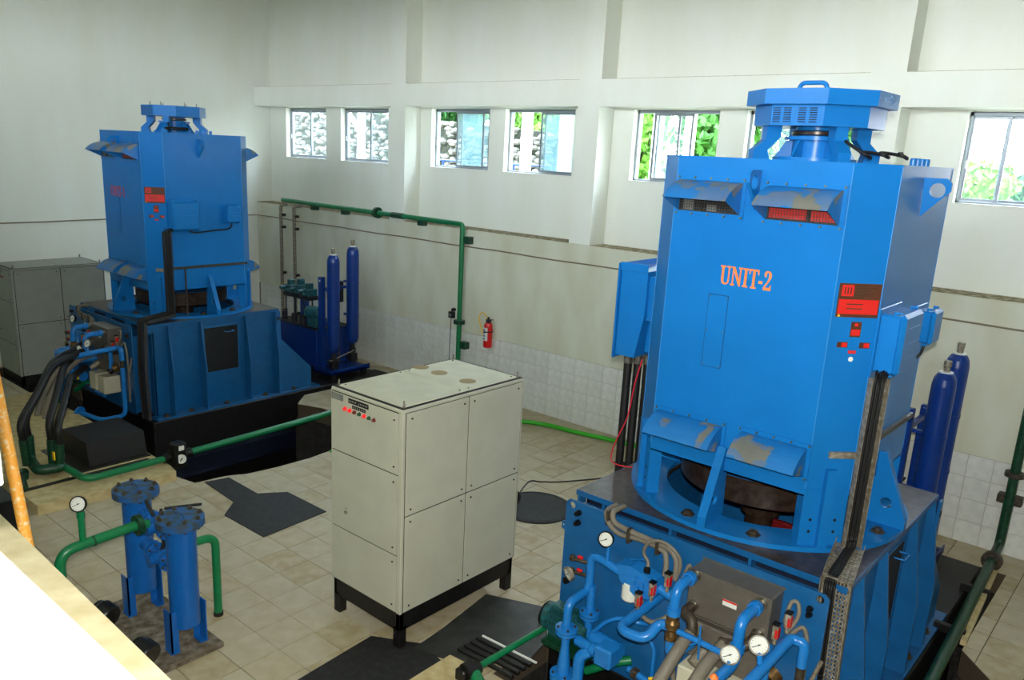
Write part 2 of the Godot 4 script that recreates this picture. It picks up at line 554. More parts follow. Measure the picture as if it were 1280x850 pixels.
func build_windows():
	for i in OPENINGS.size():
		var a: float = OPENINGS[i][0]
		var e: float = OPENINGS[i][1]
		var o := Node3D.new()
		o.name = "window_%d" % (i + 1)
		add_child(o)
		o.set_meta("kind", "structure")
		o.position = Vector3((a + e) / 2, 3.757, ZI - 0.15)
		var h := (e - a) / 2
		var top := 0.985
		var f := MB.new()
		for s in [-1, 1]:
			f.box(Vector3(s * (h - 0.018), top / 2, 0), Vector3(0.036, top, 0.09), 0.004)
		f.box(Vector3(0, 0.012, 0), Vector3(2 * h, 0.024, 0.09), 0.004)
		f.box(Vector3(0, top - 0.022, 0), Vector3(2 * h, 0.044, 0.09), 0.004)
		obj("window_frame", f, mats["alu"], o)
		for s in SASHES[i]:
			var x0: float = -h + 0.02 + (2 * h - 0.04) * s[0]
			var x1: float = -h + 0.02 + (2 * h - 0.04) * s[1]
			var z: float = 0.018 - 0.036 * s[2]
			var sb := MB.new()
			for x in [x0 + 0.016, x1 - 0.016]:
				sb.box(Vector3(x, top / 2, z), Vector3(0.032, top - 0.05, 0.024), 0.003)
			for y in [0.04, top - 0.06]:
				sb.box(Vector3((x0 + x1) / 2, y, z), Vector3(x1 - x0, 0.03, 0.022), 0.003)
			obj("sash", sb, mats["alu"], o)
			var p := MB.new()
			p.bb(x0 + 0.03, x1 - 0.03, 0.05, top - 0.07, z - 0.002, z + 0.002)
			obj("pane", p, mats["glass1" if i == 2 or i == 3 else "glass0"], o)
		var lt := MB.new()
		lt.box(Vector3(-h + 0.045, 0.42, 0.05), Vector3(0.02, 0.09, 0.02), 0.004)
		obj("latch", lt, mats["white"], o)

func leaves(mb: MB, c: Vector3, r: Vector3, count: int, size: float):
	for i in count:
		var d := Vector3(rng.randfn(), rng.randfn(), rng.randfn()).normalized()
		var k := pow(rng.randf(), 0.45)
		var bump := 0.82 + 0.18 * sin(d.x * 7.0 + c.x) * cos(d.y * 6.0 + d.z * 5.0)
		var p := c + d * r * k * bump
		var u := Vector3(rng.randfn(), rng.randfn() * 0.5, rng.randfn()).normalized()
		var nn := (d + Vector3(rng.randfn(), rng.randfn() + 0.6, rng.randfn()) * 0.7).normalized()
		var w := u.cross(nn).normalized() * size * (0.6 + rng.randf() * 0.6)
		u = w.cross(nn).normalized() * size * (0.35 + rng.randf() * 0.3)
		mb.tri(p - w, p + u, p + w, nn, nn, nn)
		mb.tri(p - w, p + w, p - u, nn, nn, nn)

func tree(called: String, label: String, at: Vector3, h: float, r: Vector3, leaf: int, count: int, size: float):
	var t := thing(called, label, "tree", at, "")
	var tr := MB.new()
	tr.tube([Vector3(0, -0.2, 0), Vector3(0.05, h * 0.4, 0.03), Vector3(0.0, h * 0.8, 0.0)], r.x * 0.07, 7)
	for k in 4:
		var a := TAU * k / 4.0 + at.x
		tr.tube([Vector3(0.04, h * 0.4, 0.02), Vector3(cos(a) * r.x * 0.3, h * 0.65, sin(a) * r.z * 0.3), Vector3(cos(a) * r.x * 0.6, h * 0.9, sin(a) * r.z * 0.6)], r.x * 0.03, 5)
	obj("trunk", tr, mats["trunk"], t)
	var lv := MB.new()
	leaves(lv, Vector3(0, h, 0), r, count, size)
	for k in 5:
		leaves(lv, Vector3(rng.randf_range(-0.6, 0.6) * r.x, h + rng.randf_range(-0.5, 0.6) * r.y, rng.randf_range(-0.5, 0.5) * r.z), r * 0.5, count / 6, size)
	obj("foliage", lv, mats["leaf%d" % leaf], t, "stuff")

func build_outside():
	var g := MB.new()
	g.bb(-60, 40, 1.9, 2.1, -140, ZI - 0.21)
	struct("ground", g, mats["soil"])
	var sw := thing("stone_retaining_wall", "rubble stone retaining wall outside the left windows", "wall", Vector3(-16.0, 2.1, -14.5))
	var b := MB.new(Vector3(16.0, -2.1, 14.5))
	var poly := PackedVector2Array([Vector2(-28, 1.9), Vector2(-10.7, 1.9), Vector2(-10.7, 4.47), Vector2(-28, 5.5)])
	b.prism(poly, xf_xy(-15.1), 0.56)
	obj("mortar", b, mats["mortar"], sw)
	var rock := []
	for k in 3:
		var mb := MB.new()
		var pr := []
		for j in 5:
			var t := PI * j / 4.0
			pr.append(Vector2(sin(t) * (0.5 + 0.06 * k), -cos(t) * 0.5))
		mb.lathe(Vector3.ZERO, Vector3(0.3 * k, 1, 0.2), pr, 6 + k)
		rock.append(mb.mesh())
	for k in 2:
		var mm := MultiMesh.new()
		mm.transform_format = MultiMesh.TRANSFORM_3D
		mm.mesh = rock[k]
		var xs := []
		var y := 2.2
		while y < 5.4:
			var x := -27.0 + rng.randf() * 0.2
			while x < -10.9:
				var w := rng.randf_range(0.10, 0.26)
				if y < 4.28 + (-8.6 - x) * 0.0593 and rng.randi() % 2 == k:
					var bs := Basis.from_euler(Vector3(rng.randf_range(-0.2, 0.2), rng.randf_range(-0.3, 0.3), rng.randf_range(-0.4, 0.4))).scaled(Vector3(w, rng.randf_range(0.09, 0.17), 0.2))
					xs.append(Transform3D(bs, Vector3(x + 16.0 + w / 2, y - 2.1 + rng.randf_range(-0.05, 0.05), -0.03)))
				x += w * 0.92
			y += 0.115
		mm.instance_count = xs.size()
		for i in xs.size():
			mm.set_instance_transform(i, xs[i])
		var mi := MultiMeshInstance3D.new()
		mi.name = "rubble"
		mi.multimesh = mm
		mi.material_override = mats["stone" if k == 0 else "stone_b"]
		mi.set_meta("kind", "stuff")
		sw.add_child(mi, true)
	var names := ["tree growing above the stone wall behind the first window from the corner", "tree above the stone wall behind the second window from the corner", "dark leafy tree above the stone wall behind the third window", "bright green tree above the stone wall behind the fourth window"]
	var spots := [[-26.5, 1], [-22.0, 3], [-17.7, 1], [-14.4, 2]]
	for i in 4:
		tree("tree", names[i], Vector3(spots[i][0], 2.1, -17.6), 3.6, Vector3(2.1, 2.0, 1.4), spots[i][1], 2600, 0.15)
	var n2 := ["bushy tree with bright leaves close outside the fifth window", "leafy tree close outside between the fifth and sixth windows", "leafy tree close outside the sixth window beside the fan cover"]
	for i in 3:
		tree("tree", n2[i], Vector3([-9.3, -7.2, -5.2][i], 2.1, -14.3), 2.6, Vector3(1.15, 2.3, 1.0), [2, 0, 3][i], 2600, 0.12)
	var hl := MB.new()
	var hp := []
	for j in 9:
		hp.append(Vector2(26.0 * (1.0 - j / 8.0), 3.1 * sin(PI * 0.5 * j / 8.0)))
	hl.lathe(Vector3(-22, 2.0, -86), Vector3.UP, hp, 40)
	struct("hill", hl, mats["hill"])
	for i in 7:
		tree("tree", ["round green tree on the far hill, seen left of the mullion of the right-hand window", "broad green tree on the far hill behind the mullion of the right-hand window", "pale green tree on the far hill near the middle of the right-hand window", "low green tree on the far hill right of the middle of the right-hand window", "green tree on the far hill towards the right end of the right-hand window", "green tree on the far hill at the right edge of the photo", "green tree on the far hill past the right edge of the right-hand window"][i], Vector3(-15.5 + 2.3 * i, 2.0, -60 + (i % 3) * 3), 1.7 - 0.09 * i, Vector3(2.0, 1.45, 1.6), [3, 0, 2, 3, 0, 3, 2][i], 1500, 0.3)
	var posts := [[-15.27, 0.15, "white veranda post with a diagonal brace outside the second window"], [-10.36, 0.17, "white veranda post standing outside in the open half of the fourth window"], [-9.43, 0.2, "white veranda post outside behind the glass of the fourth window"], [-7.5, 0.15, "slim white veranda post outside, left one behind the fifth window"], [-6.9, 0.15, "slim white veranda post outside, right one behind the fifth window"]]
	for i in posts.size():
		var p: Array = posts[i]
		var t := thing("veranda_post", p[2], "post", Vector3(p[0], 2.1, -12.6), "veranda posts outside the windows")
		var pb := MB.new()
		pb.box(Vector3(0, 2.2, 0), Vector3(p[1], 4.4, p[1]), 0.015)
		obj("post", pb, mats["white"], t)
		if i == 0:
			var br := MB.new()
			br.tube([Vector3(0, 2.15, 0), Vector3(-0.62, 2.9, 0)], 0.045, 8)
			obj("brace", br, mats["white"], t)
	var rl := thing("pipe_railing", "blue pipe railing outside below the third and fourth windows", "railing", Vector3(-11.3, 2.1, -12.9))
	var rb := MB.new()
	for y in [1.35, 1.73]:
		rb.tube([Vector3(-2.6, y, 0), Vector3(2.4, y, 0)], 0.02, 8)
	obj("rail", rb, mats["bottle_blue"], rl)
	for x in [-2.5, -1.6, -0.6, 0.4, 1.4, 2.3]:
		var pb := MB.new()
		pb.tube([Vector3(x, 0, 0), Vector3(x, 1.73, 0)], 0.022, 8)
		obj("post", pb, mats["bottle_blue"], rl)

# ---------------------------------------------------------------- floor with the two pump pits
func pit(c: Vector3, left: float) -> PackedVector2Array:
	var out := PackedVector2Array()
	for p in [[3.31, 1.93], [3.61, 1.87], [3.67, 1.48], [3.78, 1.25], [3.84, 0.85], [3.86, 0.35], [3.81, -0.05], [3.61, -0.45], [3.3, -0.78], [2.9, -1.0], [2.5, -1.1], [2.2, -1.08], [1.79, -0.93], [1.47, -1.29], [1.47, -3.2], [-1.24, -3.2], [-1.24, 1.2], [left, 1.2], [left, 1.93]]:
		out.append(Vector2(c.x + p[0], c.z + p[1]))
	return out

func build_floor():
	var holes := [pit(Vector3(-12.413, 0, -6.548), -3.2), pit(Vector3(-2.472, 0, -6.382), -1.25), PackedVector2Array([Vector2(-15.5, -6.35), Vector2(-14.2, -6.35), Vector2(-14.2, -5.3), Vector2(-15.5, -5.3)])]
	var sub := MB.new()
	var far := MB.new()
	var floor_node := MeshInstance3D.new()
	floor_node.name = "floor"
	add_child(floor_node)
	floor_node.set_meta("kind", "structure")
	var cells := []
	for a in range(-29, 36):
		for b in range(-19, 20):
			var x := -5.551 + TILE * a
			var z := -3.069 - TILE * b
			if z - TILE < ZW - 0.3 or x < XL - 0.4 or x > 7.0 or z > 3.6:
				continue
			cells.append([Vector3(x + TILE / 2, 0, z - TILE / 2).distance_to(cam.position), x, z])
	cells.sort_custom(func(p, q): return p[0] < q[0])
	var count := 0
	for c in cells:
		var x: float = c[1]
		var z: float = c[2]
		for k in 2:
			var e := 0.0036 * k
			var polys := [PackedVector2Array([Vector2(x + e, z - e), Vector2(x + TILE - e, z - e), Vector2(x + TILE - e, z - TILE + e), Vector2(x + e, z - TILE + e)])]
			for h in holes:
				var nxt := []
				for q in polys:
					for r in Geometry2D.clip_polygons(q, h):
						if not Geometry2D.is_polygon_clockwise(r) or Geometry2D.clip_polygons(q, h).size() == 1:
							nxt.append(r)
				polys = nxt
			for q in polys:
				if k == 0:
					sub.prism(q, xf_xz(-0.25), 0.243)
				else:
					var mid := Vector3(x + TILE / 2, 0, z - TILE / 2)
					var vis := seen(mid, 20) and mid.x > -9.4 and mid.z < -2.6 and not (mid.x < -5.7 and mid.z > -2.95)
					if vis and count < 300:
						count += 1
						var t := MB.new(-Vector3(mid.x, 0, mid.z))
						t.prism(q, xf_xz(-0.008), 0.008)
						var o := obj("floor_tile", t, mats[["floor_tile", "floor_tile", "floor_tile_b", "floor_tile_c"][rng.randi() % 4]], floor_node)
						o.position = Vector3(mid.x, rng.randf() * 0.0012, mid.z)
					else:
						far.prism(q, xf_xz(-0.008), 0.008)
	floor_node.mesh = sub.mesh()
	floor_node.material_override = mats["grout"]
	obj("far_tiles", far, mats["floor_tile_b"], floor_node, "stuff")
	var names := ["left pump", "right pump"]
	for i in 2:
		var w := MB.new()
		var h: PackedVector2Array = holes[i]
		var cw := Geometry2D.is_polygon_clockwise(h)
		for k in h.size():
			var p := h[k]
			var q := h[(k + 1) % h.size()]
			var d := (q - p).normalized()
			var nn := Vector2(d.y, -d.x) * (-1.0 if cw else 1.0)
			var m := (p + q) / 2 + nn * 0.06
			w.box(Vector3(m.x, -0.97, m.y), Vector3((q - p).length() + 0.1, 1.44, 0.12), 0, Basis(Vector3.UP, -d.angle()))
		w.prism(h, xf_xz(-1.8), 0.12)
		struct("trim_%d" % (i + 1), w, mats["dark_concrete"])

# ---------------------------------------------------------------- one vertical pump set
const BA := 0.853        # half width of the motor body
const BC := 0.625        # half width of its flat faces (the corners are cut off)
const DECK := 1.43

func octagon(a: float, c: float) -> PackedVector2Array:
	return PackedVector2Array([Vector2(c, a), Vector2(a, c), Vector2(a, -c), Vector2(c, -a), Vector2(-c, -a), Vector2(-a, -c), Vector2(-a, c), Vector2(-c, a)])

func turned(k: int) -> Basis:
	return Basis(Vector3.UP, [0.0, PI / 2, PI, -PI / 2][k])

func chamfer_basis() -> Basis:
	var s := sqrt(0.5)
	return Basis(Vector3(s, 0, -s), Vector3.UP, Vector3(s, 0, s))

func letters(called: String, text: String, m: Material, parent: Node, center: Vector3, w: float, h: float, bs := Basis(), serif := true, depth := 0.003):
	var tm := TextMesh.new()
	var sf := SystemFont.new()
	sf.font_names = PackedStringArray(["Droid Serif" if serif else "Droid Sans"])
	sf.font_weight = 700
	tm.font = sf
	tm.text = text
	tm.font_size = 48
	tm.pixel_size = 0.01
	tm.depth = 0.02
	var o := MeshInstance3D.new()
	o.name = called
	o.mesh = tm
	o.material_override = m
	parent.add_child(o, true)
	var ab := tm.get_aabb()
	if ab.size.x < 1e-4:
		return
	var sc := Vector3(w / ab.size.x, h / ab.size.y, depth / 0.02)
	o.transform = Transform3D(bs * Basis.from_scale(sc), center - bs * (sc * (ab.position + ab.size / 2)))

func hood(parent: Node, face: int, x0: float, x1: float, y0: float, y1: float, ylip: float, d: float, off: Vector3, upper: bool, inside: int, worn: Material):
	var bs := turned(face)
	var z0 := BA + 0.004
	var arc := []
	var c0 := Vector2(z0, y1 - 0.035)
	var c2 := Vector2(z0 + d, ylip)
	var c1 := Vector2(z0 + d * 0.62, y1 - 0.05)
	for i in 8:
		var t := i / 7.0
		arc.append(c0.lerp(c1, t).lerp(c1.lerp(c2, t), t))
	var outer := PackedVector2Array(arc)
	var shell := PackedVector2Array(arc)
	for i in range(7, -1, -1):
		shell.append(arc[i] + Vector2(-0.003, -0.006))
	var b := MB.new(off, bs)
	b.prism(shell, xf_yz(x0 + 0.03), x1 - x0 - 0.06)
	for x in [x0 + 0.027, x1 - 0.031]:
		var side := PackedVector2Array(arc)
		side.append(Vector2(z0, y0 + 0.03))
		b.prism(side, xf_yz(x), 0.004)
	var h := obj("hood", b, worn, parent)
	var f := MB.new(off, bs)
	f.bb(x0, x1, y1 - 0.032, y1, z0 - 0.004, z0 + 0.004)
	f.bb(x0, x1, y0, y0 + 0.032, z0 - 0.004, z0 + 0.004)
	f.bb(x0, x0 + 0.032, y0 + 0.032, y1 - 0.032, z0 - 0.004, z0 + 0.004)
	f.bb(x1 - 0.032, x1, y0 + 0.032, y1 - 0.032, z0 - 0.004, z0 + 0.004)
	obj("flange", f, mats["motor_blue"], h)
	for i in 5:
		var x := lerpf(x0 + 0.016, x1 - 0.016, i / 4.0)
		for y in [y0 + 0.016, y1 - 0.016]:
			stud(h, "bolt", bs * Vector3(x, y, z0) + off, bs.z, 0.009, 0.014, mats["steel"])
	var k := MB.new(off, bs)
	k.bb(x0 + 0.035, x1 - 0.035, y0 + 0.035, y1 - 0.04, z0 - 0.004, z0 - 0.001)
	obj("opening", k, mats["mesh_dark"], h)
	if upper:
		if inside > 0:
			var ins := MB.new(off, bs)
			if inside == 1:
				ins.bb(x0 + 0.05, (x0 + x1) / 2 + 0.03, y0 + 0.05, y0 + 0.14, z0, z0 + 0.006)
				ins.bb((x0 + x1) / 2 + 0.06, x1 - 0.05, y0 + 0.05, y0 + 0.14, z0, z0 + 0.006)
			else:
				ins.bb(x0 + 0.07, x0 + 0.15, y0 + 0.04, y0 + 0.15, z0, z0 + 0.006)
				ins.bb(x0 + 0.26, x0 + 0.33, y0 + 0.04, y0 + 0.09, z0, z0 + 0.006)
			obj("winding", ins, mats["red_inside" if inside == 1 else "grey_plate"], h)
		var w := MB.new(off, bs)
		var x := x0 + 0.04
		while x < x1 - 0.035:
			w.bb(x, x + 0.003, y0 + 0.035, y1 - 0.06, z0 + 0.012, z0 + 0.015)
			x += 0.02
		var y := y0 + 0.04
		while y < y1 - 0.06:
			w.bb(x0 + 0.035, x1 - 0.035, y, y + 0.003, z0 + 0.012, z0 + 0.015)
			y += 0.02
		obj("wire_mesh", w, mats["wire"], h, "stuff")

func junction_box(parent: Node, z0: float, z1: float, y0: float, y1: float, d: float, off: Vector3):
	var b := MB.new(off)
	b.box(Vector3(BA + 0.008, (y0 + y1) / 2, (z0 + z1) / 2), Vector3(0.016, y1 - y0 + 0.05, z1 - z0 + 0.05), 0.004)
	b.box(Vector3(BA + d * 0.45, (y0 + y1) / 2, (z0 + z1) / 2), Vector3(d * 0.9, y1 - y0 - 0.02, z1 - z0 - 0.02), 0.012)
	var j := obj("junction_box", b, mats["motor_blue"], parent)
	var l := MB.new(off)
	l.box(Vector3(BA + d * 0.93, (y0 + y1) / 2, (z0 + z1) / 2), Vector3(d * 0.34, y1 - y0, z1 - z0), 0.03)
	var lid := obj("lid", l, mats["motor_blue"], j)
	var g := MB.new(off)
	for k in 3:
		var y := lerpf(y0 + 0.11, y1 - 0.10, k / 2.0)
		g.box(Vector3(BA + d * 1.1, y, (z0 + z1) / 2), Vector3(0.006, 0.006, (z1 - z0) * 0.6), 0.001)
	obj("rib", g, mats["pipe_blue"], lid)
	var c := MB.new(off)
	for s in [z0 + 0.03, z1 - 0.03]:
		c.box(Vector3(BA + d * 0.6, (y0 + y1) / 2, s), Vector3(0.014, y1 - y0 + 0.03, 0.02), 0.003)
		for y in [y0 - 0.005, y1 + 0.005]:
			c.cyl(Vector3(BA + d * 0.55, y, s), Vector3(BA + d * 0.85, y, s), 0.009, -1, 8)
	obj("clamp", c, mats["motor_blue"], j)

func build_unit(u: Vector3, num: int):
	var which := "right-hand" if num == 2 else "left-hand"
	# --- black plinth
	var pl := MB.new()
	pl.bb(-1.24, 1.24, -0.55, 0.0, -3.2, 1.2, 0.015)
	pl.bb(-1.15, 1.15, -1.68, -0.55, -3.1, 1.1)
	var po := one("concrete_plinth", "long black-painted concrete plinth under the %s pump set" % which, "plinth", pl, mats["black_paint"])
	po.position = u
	build_base(u, which)
	build_motor(u, num, which)
	build_panel(u, which)
	build_tray(u, which)
	if num == 1:
		var pc := thing("pump_casing", "round dark blue pump casing down in the open pit below the left-hand pump set", "pump", u + Vector3(2.62, -1.68, 0.7))
		var cb := MB.new()
		cb.lathe(Vector3.ZERO, Vector3.UP, [Vector2(0, 0), Vector2(1.0, 0), Vector2(1.0, 0.55), Vector2(1.11, 0.55), Vector2(1.11, 0.62), Vector2(0.95, 0.62), Vector2(0.9, 0.75), Vector2(0.45, 0.82), Vector2(0.4, 1.0), Vector2(0, 1.0)], 40)
		obj("casing", cb, mats["dark_box"], pc)
		for k in 20:
			var a := TAU * k / 20.0
			stud(pc, "bolt", Vector3(cos(a) * 1.05, 0.62, sin(a) * 1.05), Vector3.UP, 0.03, 0.04, mats["black_paint"])
		var ch := thing("channel_beam", "blue steel channel beam along the pit under the green pipe of the left-hand pump set", "beam", u + Vector3(1.34, -0.75, -0.6))
		var cb2 := MB.new()
		cb2.bb(-0.09, 0.09, 0.13, 0.15, -2.0, 1.7)
		cb2.bb(-0.09, 0.09, -0.15, -0.13, -2.0, 1.7)
		cb2.bb(-0.01, 0.01, -0.13, 0.13, -2.0, 1.7)
		obj("channel", cb2, mats["navy"], ch)

func build_base(u: Vector3, which: String):
	var o := thing("motor_stand", "blue welded steel stand with side ribs under the %s motor" % which, "stand", u)
	var bl: Material = mats["base_blue"]
	var d := MB.new()
	d.prism_hole(PackedVector2Array([Vector2(-1.09, -1.08), Vector2(1.09, -1.08), Vector2(1.09, 1.15), Vector2(-1.09, 1.15)]), Vector2.ZERO, 0.8, xf_xz(1.395), 0.035, 32)
	obj("deck", d, mats["deck"], o)
	var e := MB.new()                             # painted edge of the deck
	e.bb(-1.095, 1.095, 1.385, 1.432, 1.15, 1.156)
	for s in [-1, 1]:
		e.bb(s * 1.09, s * 1.096, 1.385, 1.428, -1.08, 1.15)
	obj("deck_edge", e, bl, o)
	for s in [-1, 1]:
		var p := MB.new()
		p.bb(s * 1.03, s * 1.05, 0.03, 1.395, -1.04, 1.06)
		obj("side_panel", p, bl, o)
		for z in [0.82, 0.30, -0.47, -1.0]:
			var r := MB.new()
			r.prism(PackedVector2Array([Vector2(s * 1.05, 0.03), Vector2(s * 1.21, 0.03), Vector2(s * 1.21, 0.66), Vector2(s * 1.10, 1.385), Vector2(s * 1.05, 1.385)]), xf_xy(z - 0.013), 0.026)
			obj("rib", r, bl, o)
		var f := MB.new()
		f.bb(s * 1.0, s * 1.225, 0.0, 0.03, -1.80, 1.12, 0.004)
		var fo := obj("foot_flange", f, bl, o)
		for z in [0.95, 0.55, -0.05, -0.75, -1.3]:
			var bt := MB.new()
			bt.lathe(Vector3(s * 1.15, 0.03, z), Vector3.UP, [Vector2(0.05, 0), Vector2(0.05, 0.012), Vector2(0.032, 0.012), Vector2(0.032, 0.045), Vector2(0, 0.045)], 6)
			obj("anchor_nut", bt, mats["dirty_steel"], fo)
		var w := MB.new()
		w.prism(PackedVector2Array([Vector2(-1.0, 0.03), Vector2(-1.0, 1.395), Vector2(-1.07, 1.395), Vector2(-1.08, 0.93), Vector2(-1.664, 0.36), Vector2(-1.664, 0.03)]), xf_yz(s * 1.13 - 0.012), 0.024)
		var wo := obj("wing_plate", w, bl, o)
		var hl := MB.new()
		hl.cyl(Vector3(s * 1.142, 1.28, -1.03), Vector3(s * 1.146, 1.28, -1.03), 0.03, -1, 14)
		obj("hole", hl, mats["black_rubber"], wo)
		var m := MB.new()
		m.bb(s * 1.05, s * 1.056, 0.55, 1.27, -0.345, 0.245)
		var wn := obj("inspection_window", m, mats["mesh_dark"], o)
		var fr := MB.new()
		for y in [0.55, 1.27]:
			fr.bb(s * 1.05, s * 1.062, y - 0.012, y + 0.012, -0.36, 0.26)
		for z in [-0.345, 0.245]:
			fr.bb(s * 1.05, s * 1.062, 0.55, 1.27, z - 0.012, z + 0.012)
		obj("window_rim", fr, bl, wn)
		var wm := MB.new()
		for k in 24:
			wm.bb(s * 1.057, s * 1.059, 0.56 + k * 0.03, 0.563 + k * 0.03, -0.34, 0.24)
		for k in 20:
			wm.bb(s * 1.057, s * 1.059, 0.56, 1.26, -0.33 + k * 0.03, -0.327 + k * 0.03)
		obj("wire_mesh", wm, mats["dark_box"], wn, "stuff")
		var hb := MB.new()
		hb.tube(bend([Vector3(s * 1.05, 1.18, -0.10), Vector3(s * 1.13, 1.18, -0.10), Vector3(s * 1.13, 1.18, -0.24), Vector3(s * 1.05, 1.18, -0.24)], 0.02, 3), 0.007, 6)
		obj("handle", hb, mats["pipe_blue"], o)
	var fp := MB.new()
	fp.bb(-1.05, 1.05, 0.03, 1.28, 1.03, 1.05)
	fp.bb(-1.05, 1.05, 1.28, 1.30, 1.03, 1.15)
	obj("front_panel", fp, bl, o)
	var bp := MB.new()
	bp.bb(-1.05, 1.05, 0.03, 1.39, -1.04, -1.02)
	obj("rear_panel", bp, bl, o)
	var rc := MB.new()
	rc.bb(-1.05, 1.05, 1.30, 1.385, 1.05, 1.06)
	obj("slot_back", rc, mats["navy"], o)
	for x in [-1.07, -0.83, -0.22, 0.42, 0.95, 1.07]:
		var sb := MB.new()
		sb.bb(x - 0.012, x + 0.012, 1.30, 1.39, 1.06, 1.15)
		obj("stiffener", sb, bl, o)

func build_motor(u: Vector3, num: int, which: String):
	var o := thing("vertical_motor", "tall blue eight-sided vertical motor %s" % ("lettered in orange, right of the grey cabinet" if num == 2 else "standing in the far left corner of the hall"), "motor", u + Vector3(0, DECK, 0))
	var off := Vector3(0, -DECK, 0)
	var bl: Material = mats["motor_blue"]
	var worn: Material = mats["worn_blue"]
	var b := MB.new(off)
	b.prism(octagon(BA, BC), xf_xz(1.9), 4.11 - 1.9)
	var body := obj("casing", b, bl, o)
	var tp := MB.new(off)
	tp.prism(octagon(BA + 0.004, BC + 0.004), xf_xz(4.11), 0.014)
	obj("top_plate", tp, bl, o)
	# openings below the casing: ring flange, corner posts, beams, gussets, rotor
	var rg := MB.new(off)
	var ring := PackedVector2Array()
	for k in 56:
		ring.append(Vector2(cos(TAU * k / 56.0), sin(TAU * k / 56.0)) * 1.10)
	rg.prism_hole(ring, Vector2.ZERO, 0.80, xf_xz(DECK), 0.035, 44)
	var rgo := obj("ring_flange", rg, bl, o)
	for k in 12:
		var a := TAU * (k + 0.35) / 12.0
		var bt := MB.new(off)
		bt.lathe(Vector3(cos(a) * 0.99, 1.465, sin(a) * 0.99), Vector3.UP, [Vector2(0.055, 0), Vector2(0.055, 0.008), Vector2(0.034, 0.008), Vector2(0.034, 0.032), Vector2(0, 0.032)], 6)
		obj("bolt", bt, mats["dirty_steel"], rgo)
	for k in 4:
		var bs := turned(k) * chamfer_basis()
		var p := MB.new(off + turned(k) * Vector3(BC, 0, BA), bs)
		var w := (BA - BC) * sqrt(2.0)
		p.bb(0, w, 1.465, 1.9, -0.018, 0.0)
		p.bb(0, 0.016, 1.465, 1.9, -0.10, -0.018)
		p.bb(w - 0.016, w, 1.465, 1.9, -0.10, -0.018)
		var post := obj("corner_post", p, bl, o)
		var r := MB.new(off + turned(k) * Vector3(BC, 0, BA), bs)
		r.bb(w * 0.5 - 0.035, w * 0.5 + 0.035, 1.465, 2.05, 0.0, 0.045)
		r.bb(0.0, w, 1.894, 1.90, 0.0, 0.003)
		obj("stiffener", r, bl, post)
		for y in [1.57, 1.66]:
			for x in [w * 0.22, w * 0.78]:
				stud(post, "bolt_hole", bs * Vector3(x, y, 0) + off + turned(k) * Vector3(BC, 0, BA), bs.z, 0.011, 0.003, mats["black_rubber"], 10)
		var bm := MB.new(off, turned(k))
		bm.bb(-BC, BC, 1.84, 1.9, BA - 0.05, BA)
		bm.bb(-BC, BC, 1.84, 1.85, BA - 0.11, BA)
		obj("cross_beam", bm, bl, o)
		var g := MB.new(off, turned(k))
		g.prism_hole(PackedVector2Array([Vector2(0.78, 1.465), Vector2(1.095, 1.465), Vector2(1.095, 1.54), Vector2(0.90, 2.03), Vector2(BA, 2.03), Vector2(BA, 1.84), Vector2(0.80, 1.84)]), Vector2(0.955, 1.64), 0.042, xf_yz(-0.013), 0.026, 18)
		var go := obj("gusset", g, bl, o)
		var gs := MB.new(off, turned(k))
		gs.prism(PackedVector2Array([Vector2(1.095, 1.465), Vector2(1.112, 1.465), Vector2(1.112, 1.545), Vector2(0.905, 2.045), Vector2(0.888, 2.03), Vector2(1.095, 1.54)]), xf_yz(-0.033), 0.066)
		obj("edge_plate", gs, bl, go)
		# lifting lug high on each face
		var lg := MB.new(off, turned(k))
		lg.prism_hole(PackedVector2Array([Vector2(BA, 4.05), Vector2(1.0, 4.05), Vector2(1.03, 4.02), Vector2(1.03, 3.965), Vector2(BA + 0.01, 3.785)]), Vector2(0.948, 3.968), 0.05, xf_yz(0.0 if k % 2 == 0 else -0.10), 0.022, 20)
		obj("lifting_lug", lg, bl, o)
	var ro := MB.new(off)
	ro.lathe(Vector3(0, 1.535, 0), Vector3.UP, [Vector2(0, 0), Vector2(0.66, 0), Vector2(0.69, 0.02), Vector2(0.69, 0.20), Vector2(0.675, 0.215), Vector2(0, 0.215)], 64)
	var roo := obj("rotor", ro, mats["rotor"], o)
	var rd := MB.new(off)
	rd.lathe(Vector3(0, 1.75, 0), Vector3.UP, [Vector2(0.672, 0), Vector2(0.672, 0.006), Vector2(0.2, 0.03), Vector2(0, 0.03)], 48)
	obj("rotor_cover", rd, mats["base_blue"], roo)
	var sh := MB.new(off)
	sh.lathe(Vector3(0, 0.5, 0), Vector3.UP, [Vector2(0.12, 0), Vector2(0.12, 0.75), Vector2(0.16, 0.75), Vector2(0.16, 0.90), Vector2(0.10, 0.90), Vector2(0.10, 1.04)], 24)
	obj("shaft", sh, mats["rotor"], o)
	var rb := MB.new(off)
	rb.box(Vector3(0.38, 1.33, 0.36), Vector3(0.26, 0.10, 0.05), 0.01)
	obj("guard", rb, mats["dark_red"], o)
	for f in [0, 2]:
		hood(o, f, -0.615, -0.075, 3.70, 3.99, 3.838, 0.25, off, true, 2, worn)
		hood(o, f, 0.06, 0.615, 3.69, 3.985, 3.83, 0.25, off, true, 1, worn)
		hood(o, f, -0.615, -0.01, 1.945, 2.22, 2.05, 0.22, off, false, 0, mats["worn_low"])
		hood(o, f, 0.085, 0.63, 1.95, 2.225, 2.05, 0.22, off, false, 0, mats["worn_low"])
	var ap := MB.new(off)
	ap.box(Vector3(-0.19, 2.885, BA + 0.002), Vector3(0.15, 0.54, 0.004), 0.002)
	var apo := obj("access_panel", ap, bl, o)
	var ag := MB.new(off)
